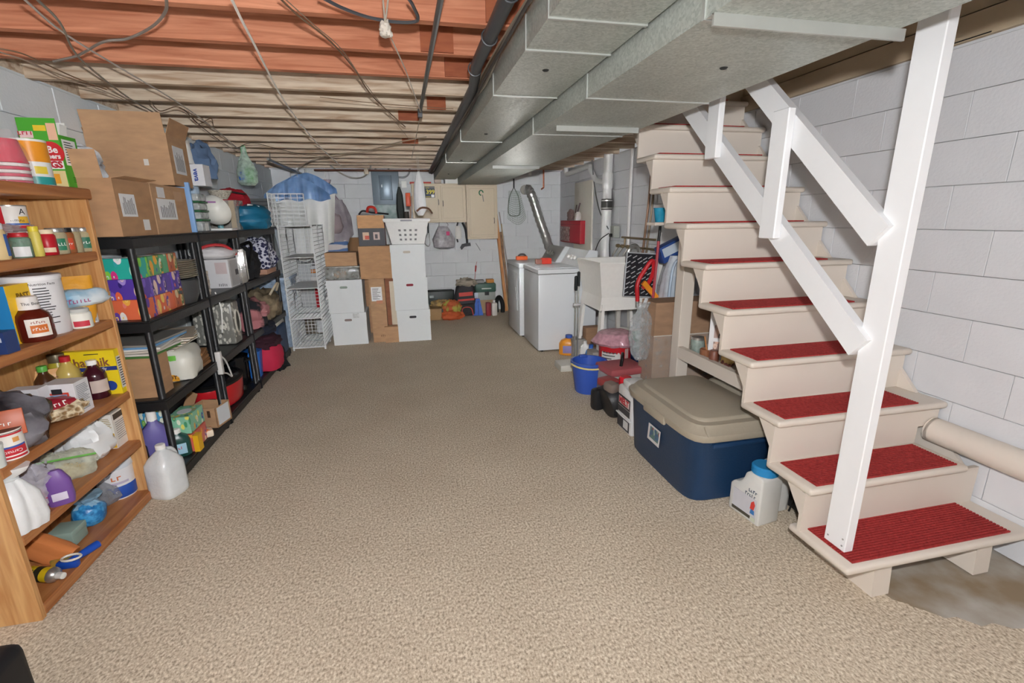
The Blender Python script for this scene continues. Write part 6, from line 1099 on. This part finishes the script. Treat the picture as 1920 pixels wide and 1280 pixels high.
t = thing('red_toolbox', 'faded red tool box with black carry handle behind the engine', 'toolbox', (1.70, 3.50, 0), .1); ob('box', MB().rbox(-.16, .16, -.13, .13, 0, .24, .015), C('a8a4a0', .5), t); ob('lid', MB().rbox(-.17, .17, -.14, .14, .24, .30, .015), C('a8565a', .5), t); ob('carry_handle', MB().tube(catmull([(-.03, -.05, .30), (-.02, -.05, .37), (.03, .03, .38), (.06, .08, .30)], 5), .014, 8), BLACK, t)
t = thing('yard_blower', 'black and red engine driven blower lying on the carpet', 'engine', (1.475, 3.17, 0), .3); bk2 = C('242426', .45)
ob('fan_housing', MB().lathe([(.05, -.075), (.12, -.07), (.135, -.04), (.135, .04), (.12, .07), (.05, .075)], 26, M=Matrix.Translation((.0, -.02, .135)) @ Matrix.Rotation(PI/2-.3, 4, 'Y') @ Matrix.Rotation(.2, 4, 'X')), bk2, t); ob('tank', MB().rbox(-.1, .02, .06, .15, .02, .2, .03), bk2, t); ob('red_cover', MB().rbox(-.05, .08, -.02, .13, .22, .285, .02), C('9c4444', .5), t); ob('red_cap', MB().lathe([(.05, 0), (.052, .07), (.04, .085), (0, .088)], 18, (.07, -.07, .24)), C('d02430', .35), t); ob('orange_knob', MB().lathe([(.022, 0), (.022, .03), (0, .032)], 14, M=Matrix.Translation((-.0, -.135, .24)) @ Matrix.Rotation(PI/2, 4, 'X')), C('f06830', .4), t); ob('carburettor', MB().rbox(-.1, -.01, -.11, .0, .22, .30, .025), C('8a7c74', .5, .3), t); ob('lever', MB().tube(catmull([(.11, -.1, .2), (.13, -.13, .12), (.1, -.15, .03)], 5), .012, 8), C('4a4a4c', .35, .5), t); ob('pull_foot', MB().rbox(.07, .14, -.18, -.1, 0, .03, .01), bk2, t)
t = thing('ice_melt_jug', 'white jug with black and red MELT label beside the tote', 'jug', (1.525, 2.88, 0)); jw = C('dcdcdc', .4); w_, d, h = .17, .23, .33; dm = (w_, d, h)
ob('jug_body', MB().rbox(-w_/2, w_/2, -d/2, d/2, 0, h, .02), jw, t); ob('jug_top', MB().rbox(-.07, .07, -.08, .08, h-.01, h+.05, .02), jw, t); 
for u0, u1, v0, v1, c in ((.08, .9, .55, .80, '3a3438'), (.14, .84, .60, .76, 'e4d4d0'), (.08, .9, .40, .54, '3c3c40'), (.08, .9, .06, .30, '3a3a3e'), (.5, .82, .1, .28, 'd8d8d8')): panel(t, 'L', dm, u0, u1, v0, v1, C(c, .5), off=.0006*(1 if c[0] == '3' else 3))
ftext(t, 'L', dm, .49, .68, 'MELT', .062, C('c03038'), bold=.003, off=.004, sx=1.0); ob('handle_band', MB().tube([(-w_/2-.004, .112, .115), (-w_/2-.006, 0, .112), (-w_/2-.004, -.112, .115)], .006, 6), jw, t)
# big grey-lidded blue tote, and its neighbour
nb = C('1d3a5c', .42, bump=.12, scale=120); ld = C('a89f8e', .45, bump=.05, scale=90)
def tote(label, x, y, hw, hd, full=True):
    t = thing('storage_tote', label, 'tote', (x, y, 0)); R4 = lambda z, k, m_=0: (z, hw*k-m_, hd*k-m_)
    ob('body', MB().loft([R4(0, .87), R4(.012, .9), R4(.36, .965), R4(.37, .985), R4(.40, .99)], 64, 0, 0, 0, 7), nb, t)
    ob('lid', MB().loft([R4(.375, 1.02), R4(.40, 1.045), R4(.415, 1.04), R4(.425, .99), R4(.455, .93), R4(.457, .9)], 64, 0, 0, 0, 7), ld, t)
    ob('raised_panel', MB().loft([(.452, hw*.88-.0, hd*.9), (.458, hw*.80, hd*.84), (.472, hw*.78, hd*.82), (.475, hw*.76, hd*.80)], 64, 0, 0, 0, 8), ld, t)
    if full:
        for sy in (-.0,): ob('latch', MB().rbox(-hw*1.06, -hw*.98, -.12, .12, .355, .41, .01), ld, t)
        ob('end_handle', MB().rbox(-.16, .16, -hd*1.0, -hd*.94, .33, .36, .012), nb, t)
        for x_ in (-.2, .12): ob('lid_rib', MB().bar((x_, -hd*1.02, .41), (x_, -hd*.93, .452), .014, .012), ld, t)
    return t
t = tote('big navy tote with taupe lid in front of the stairs', 1.635, 2.325, .272, .40)
lb = ob('sticker', MB().box(-.001, .001, -.07, .07, -.05, .05), C('d8d4d4', .5), t, (-.266, .01, .235), (0, .06, -.02)); ob('sticker_picture', MB().box(-.002, .0, -.06, .045, -.03, .04), FLORAL('sticker_print', '5c7c78', ['8c3c44', '3c5c8c', 'a8b8b0', '4c7c58'], 30, .5), lb, (-.0005, 0, 0))
tote('second navy tote with taupe lid behind the big one, under the bench', 2.22, 2.35, .27, .36, False)
# bleach-type jug and dark things under the low steps
t = thing('square_jug', 'white slope-shouldered jug with blue cap in front of the stairs', 'jug', (1.607, 1.712, 0), .14); ww = C('d4d4d0', .4)
JM = Matrix(((0, 0, 1, 0), (1, 0, 0, 0), (0, 1, 0, 0), (0, 0, 0, 1))); bmj = bmesh.new()
mj = MB().prism([(0, 0), (.185, 0), (.19, .02), (.19, .15), (.175, .168), (.135, .185), (.115, .215), (.105, .25), (.09, .262), (.012, .262), (0, .25)], .135, JM).mesh('jug_body')
bmj.from_mesh(mj); bmesh.ops.bevel(bmj, geom=bmj.edges[:], offset=.008, segments=2, affect='EDGES', profile=.5); bmj.to_mesh(mj); bmj.free()
mj.materials.append(ww); mj.polygons.foreach_set('use_smooth', [True]*len(mj.polygons)); mj.set_sharp_from_angle(angle=.9); ob('jug_body', mj, None, t)
ob('screw_cap', MB().lathe([(.0, .258), (.056, .258), (.062, .264), (.062, .296), (.054, .304), (0, .304)], 28, (.068, .055, 0)), C('2a86c0', .4, bump=.2), t)
ob('side_label', MB().box(-.0012, 0, .02, .165, .035, .135), C('c6c6cc', .5), t); ob('black_band', MB().box(-.002, -.0, .05, .165, .018, .034), C('4a463c', .5), t); ob('seal', MB().box(-.002, -.0, .02, .045, .012, .034), C('c8ccb8', .5), t)
ob('red_figure', MB().prism([(0, 0), (.022, .0), (.028, .03), (.018, .05), (.004, .035)], .0012, Matrix(((0, 0, -1, -.0012), (-1, 0, 0, .055), (0, 1, 0, .075), (0, 0, 0, 1)))), C('d04038', .5), t); ob('blue_figure', MB().prism([(0, 0), (.026, .0), (.024, .022), (.004, .026)], .0012, Matrix(((0, 0, -1, -.0012), (-1, 0, 0, .053), (0, 1, 0, .05), (0, 0, 0, 1)))), C('3c78b8', .5), t)
text('~icem', .024, C('3c4c60'), t, (-.0022, .048, .17), (PI/2, 0, -PI/2), bold=.001); text('~meltr', .024, C('3c4c60'), t, (-.0022, .06, .145), (PI/2, 0, -PI/2), bold=.001)
single('white_jug', 'second pale jug just behind the blue capped one', 'jug', MB().loft([(0, .06, .06), (.01, .07, .07), (.22, .07, .07), (.27, .03, .03)], 30, sq=4), C('c4c4c0', .4), (1.80, 1.86, 0))
t = thing('wire_crate', 'dark jumble of black wire frames under the low steps', 'crate', (1.99, 1.78, 0)); ob('dark_box', MB().rbox(-.1, .2, -.06, .14, 0, .2, .01), C('2c2c2c', .6), t); ob('wires', MB().tube(catmull([(-.12, -.05, .02), (-.1, -.08, .2), (-.02, -.08, .25), (.05, -.07, .05)], 5), .005, 6).tube(catmull([(-.14, .0, .01), (-.13, -.06, .24), (.0, -.08, .18)], 5), .005, 6), BLACK, t)['kind'] = 'stuff'
single('string_loop', 'thin white cord looped over the low jug beside the tote', 'cord', MB().tube(catmull([(-.03, 0, 0), (-.05, 0, .06), (-.01, .02, .12), (.04, .03, .05), (.0, .0, .02)], 6), .004, 6), WHITE, (1.79, 1.95, .27))
# small things on the bench shelf
ZB = .586
t = thing('photo_collage', 'white collage frame with three pictures on the bench shelf', 'picture', (1.95, 2.60, ZB+.0), .62, None, (-.12, 0, -.6)); w_, h = .13, .36
ob('frame', MB().rbox(-w_/2, w_/2, 0, .015, 0, h, .003), C('e4e2e2', .5), t)
for k, c in enumerate(('8c6c60', 'a8887c', 'a89088')): ob('photo', MB().box(-.035, .035, -.002, 0, .03+k*.11, .115+k*.11), FLORAL('photo_print'+str(k), c, ['5c4840', 'd8b8a4', '3c3438', 'c89c84'], 28, .5), t)
t = thing('glass_jar', 'small glass jar with metal lid at the bench post', 'jar', (1.93, 2.80, ZB)); ob('body', MB().lathe([(0, 0), (.042, 0), (.046, .01), (.046, .08), (.04, .09)], 18), CLEAR('a0b0a8', .8), t); ob('lid', MB().lathe([(0, .088), (.044, .088), (.044, .105), (0, .106)], 18), SILVER, t)
single('candle_jar', 'short brown candle jar in front of the glass one', 'candle', MB().lathe([(0, 0), (.036, 0), (.038, .055), (.034, .06), (.03, .05), (0, .05)], 18), C('8c5c40', .4), (1.90, 2.66, ZB))
single('tea_light_stick', 'thin wooden stick leaning in the brown candle jar', 'stick', MB().tube([(0, 0, 0), (-.015, .01, .09)], .005, 6), wood, (1.905, 2.66, ZB+.052))
t = thing('potpourri_jar', 'clear jar of dried petals with yellow flower by the collage', 'jar', (1.93, 2.47, ZB)); ob('petals', MB().blob(.08, .08, .09, 7, .3, 4), TWO('petals', '6c3c34', 'c8a868', 34, (1, 1, 1), .45, .55, .7, kind='Voronoi'), t); ob('yellow_flower', MB().blob(.04, .04, .04, 8, .3, 4, c=(.05, -.03, .01)), C('e4c43c', .6), t)
single('brown_jar', 'small red brown jar left of the dried petals', 'jar', MB().lathe([(0, 0), (.03, 0), (.032, .07), (.025, .08), (0, .08)], 16), C('7c4c3c', .4), (1.885, 2.55, ZB)); single('white_box', 'white carton at the near end of the bench shelf', 'box', MB().box(-.07, .12, -.05, .05, 0, .09), C('e0e0da', .5), (1.97, 2.19, ZB))
# ------------------------------------------------------------------ cords, cables and pipes under the joists
def run(name, label, cat, px, r, mat, Z=2.205, n=6, sag=0, zs=None):
    P_ = [at(x, y, Z=(zs[k] if zs else Z)) for k, (x, y) in enumerate(px)]
    return single(name, label, cat, MB().tube(catmull(P_, n), r, 6), mat)
wht, gry, brn, dgr = C('cfc8bc', .6), C('8a8478', .6), C('7a624c', .7), C('4c4e52', .5)
t = thing('black_pipe', 'black plastic pipe strapped under the joists along the ducts', 'pipe', (0, 0, 0)); ob('pipe_run', MB().tube([(.37, -.2, 2.19), (.37, 2.4, 2.19), (.41, 2.8, 2.19), (.41, 7.5, 2.19)], .027, 14), C('3f4144', .4), t)
for y in (1.66, 2.05, 2.46): ob('hanger_strap', MB().tube([(.37+.031*math.cos(a), y, 2.19+.031*math.sin(a)) for a in [k*PI/8 for k in range(-8, 9)]], .003, 6), C('55585c', .4, .4), t)
rb = random.Random(9)
for k, (c, lab) in enumerate((('a89c88', 'cream cable in the bundle between black pipe and duct'), ('6c5c4c', 'brown cable in the bundle beside the duct'), ('8c8478', 'grey cable in the bundle beside the duct'), ('4a4440', 'dark cable lowest in the bundle beside the duct'))):
    single('cable', lab, 'cable', MB().tube(catmull([(.432+rb.uniform(-.008, .012), y, 2.2-.014*k+rb.uniform(-.012, .008)) for y in [-.2+.55*j for j in range(15)]], 4), .0065, 6), C(c, .6), (0, 0, 0), 0, 'cable bundle along the duct')
t = thing('black_rod', 'thin dark rod under the joists ending above the laundry basket', 'rod', (0, 0, 0)); ob('rod', MB().tube([(.175, .6, 2.205), (.145, 3.5, 2.205)], .011, 8), C('4c4f50', .4), t); ob('end_bracket', MB().rbox(.13, .16, 3.49, 3.53, 2.17, 2.222, .004), dgr, t)
run('clothes_line', 'white clothes line stretched across the left of the ceiling', 'cord', [(432, -6), (470, 70), (540, 200), (600, 275), (640, 312)], .0048, C('f6f4ee', .6), zs=[2.17, 2.17, 2.17, 2.15, 2.13])
t = thing('pull_cord', 'knotted white cord tied to a joist and run to the rod end', 'cord', (0, 0, 0)); q = at(722, 46, Z=2.19)
ob('cord_run', MB().tube([q, at(760, 130, Z=2.19), at(789, 210, Z=2.19)], .003, 6), wht, t); ob('cord_run', MB().tube([at(718, -4, Z=2.21), q], .003, 6), wht, t); ob('cord_run', MB().tube([at(728, -4, Z=2.21), q], .003, 6), wht, t); ob('knot', MB().blob(.04, .04, .05, 3, .4, 3, c=(q.x, q.y, q.z-.04)), wht, t)
single('hanging_string', 'string from the ceiling down to the white cloth bundle', 'cord', MB().tube([(.20, 6.05, 2.222), (.20, 6.05, 2.06)], .003, 6).tube([(.18, 6.05, 2.222), (.186, 6.05, 2.06)], .003, 6).tube([(.145, 3.53, 2.18), (.12, 6.05, 2.2)], .002, 6), wht)
run('cable', 'pale grey cable crossing the ceiling from upper left to the garments', 'cable', [(38, -8), (120, 62), (230, 130), (330, 190), (400, 240), (462, 292)], .004, C('b8b2aa', .6))
run('cable', 'grey cable from the upper left corner down past the cardboard box', 'cable', [(62, -8), (112, 42), (138, 95), (170, 128), (236, 180), (290, 212)], .0045, gry)
run('cable', 'grey cable dropping from a joist and curving to the left wires', 'cable', [(312, -6), (310, 22), (285, 50), (240, 72), (195, 78), (158, 98), (140, 106), (100, 115)], .005, C('8c847c', .5))
run('cable', 'brown cable running low along the left wall top', 'cable', [(-8, 90), (40, 100), (85, 120), (140, 145), (200, 168)], .003, brn)
run('cable', 'thin tan cable beside the left wall top, second one', 'cable', [(-8, 95), (60, 118), (120, 148), (180, 165), (240, 190)], .003, C('9c8c7c', .6))
run('cable', 'tangled thin wire above the tall cardboard box', 'cable', [(280, 188), (300, 208), (330, 200), (350, 210), (372, 232), (395, 222), (400, 236)], .003, brn)
run('cable', 'dark wire running on from the tangle to the green bag', 'cable', [(345, 205), (375, 235), (410, 262), (445, 285)], .003, C('5c4a3c', .6))
run('cable', 'thick dark cable looping over the nearest joists', 'cable', [(598, -8), (640, 14), (690, 32), (740, 41), (782, 39), (775, 12), (765, -4)], .006, dgr)
run('cable', 'thin brown wire crossing the middle of the ceiling', 'cable', [(522, -6), (560, 30), (620, 78), (665, 130), (700, 182), (760, 238)], .0035, brn)
run('cable', 'second thin brown wire close to the middle ceiling one', 'cable', [(530, -6), (590, 48), (640, 92), (680, 150), (712, 192), (768, 262)], .002, C('94806c', .6))
run('cable', 'faint brown wire crossing toward the duct bundle', 'cable', [(600, 182), (690, 192), (790, 200), (850, 204)], .002, brn)
run('cable', 'tan cable sweeping up from the garments toward the far joists', 'cable', [(560, 314), (590, 298), (640, 288), (690, 282), (750, 266), (800, 256)], .005, C('b4a490', .6), Z=2.195)
run('cable', 'dark arched wire over the green bag', 'cable', [(440, 280), (470, 268), (510, 276), (560, 288), (620, 296)], .003, C('5c5044', .6))
single('cable', 'grey cable sagging in a loop before the back wall', 'cable', MB().tube(catmull([(-1.0, 7.5, 2.27), (-.86, 7.5, 2.16), (-.7, 7.5, 2.10), (-.55, 7.5, 2.12), (-.46, 7.52, 2.22), (-.43, 7.52, 2.3)], 6), .011, 8), C('a09c94', .5))
t = thing('copper_pipes', 'pair of copper water pipes under the joists at the back', 'pipes', (0, 0, 0)); ob('pipe', MB().tube([(-1.2, 7.42, 2.195), (.42, 7.42, 2.2)], .014, 8), C('8a5c48', .4, .5), t); ob('pipe', MB().tube([(-1.2, 7.36, 2.19), (.42, 7.36, 2.195)], .011, 8), C('7c5444', .4, .5), t); ob('tied_rag', MB().blob(.06, .04, .08, 3, .4, 3, c=(-.5, 7.36, 2.14)), C('d8ccb8', .7), t)
single('wood_block', 'small orange wood block beside the duct end at the back', 'block', MB().rbox(-.025, .025, -.05, .05, 0, .11, .004), C('b47c48', .6), (.50, 7.21, 2.128))
single('pipe_hanger', 'white bracket under the joists above the landing net', 'bracket', MB().box(-.02, .02, -.04, .04, 0, .12), WHITE, (1.86, 7.185, 2.12))
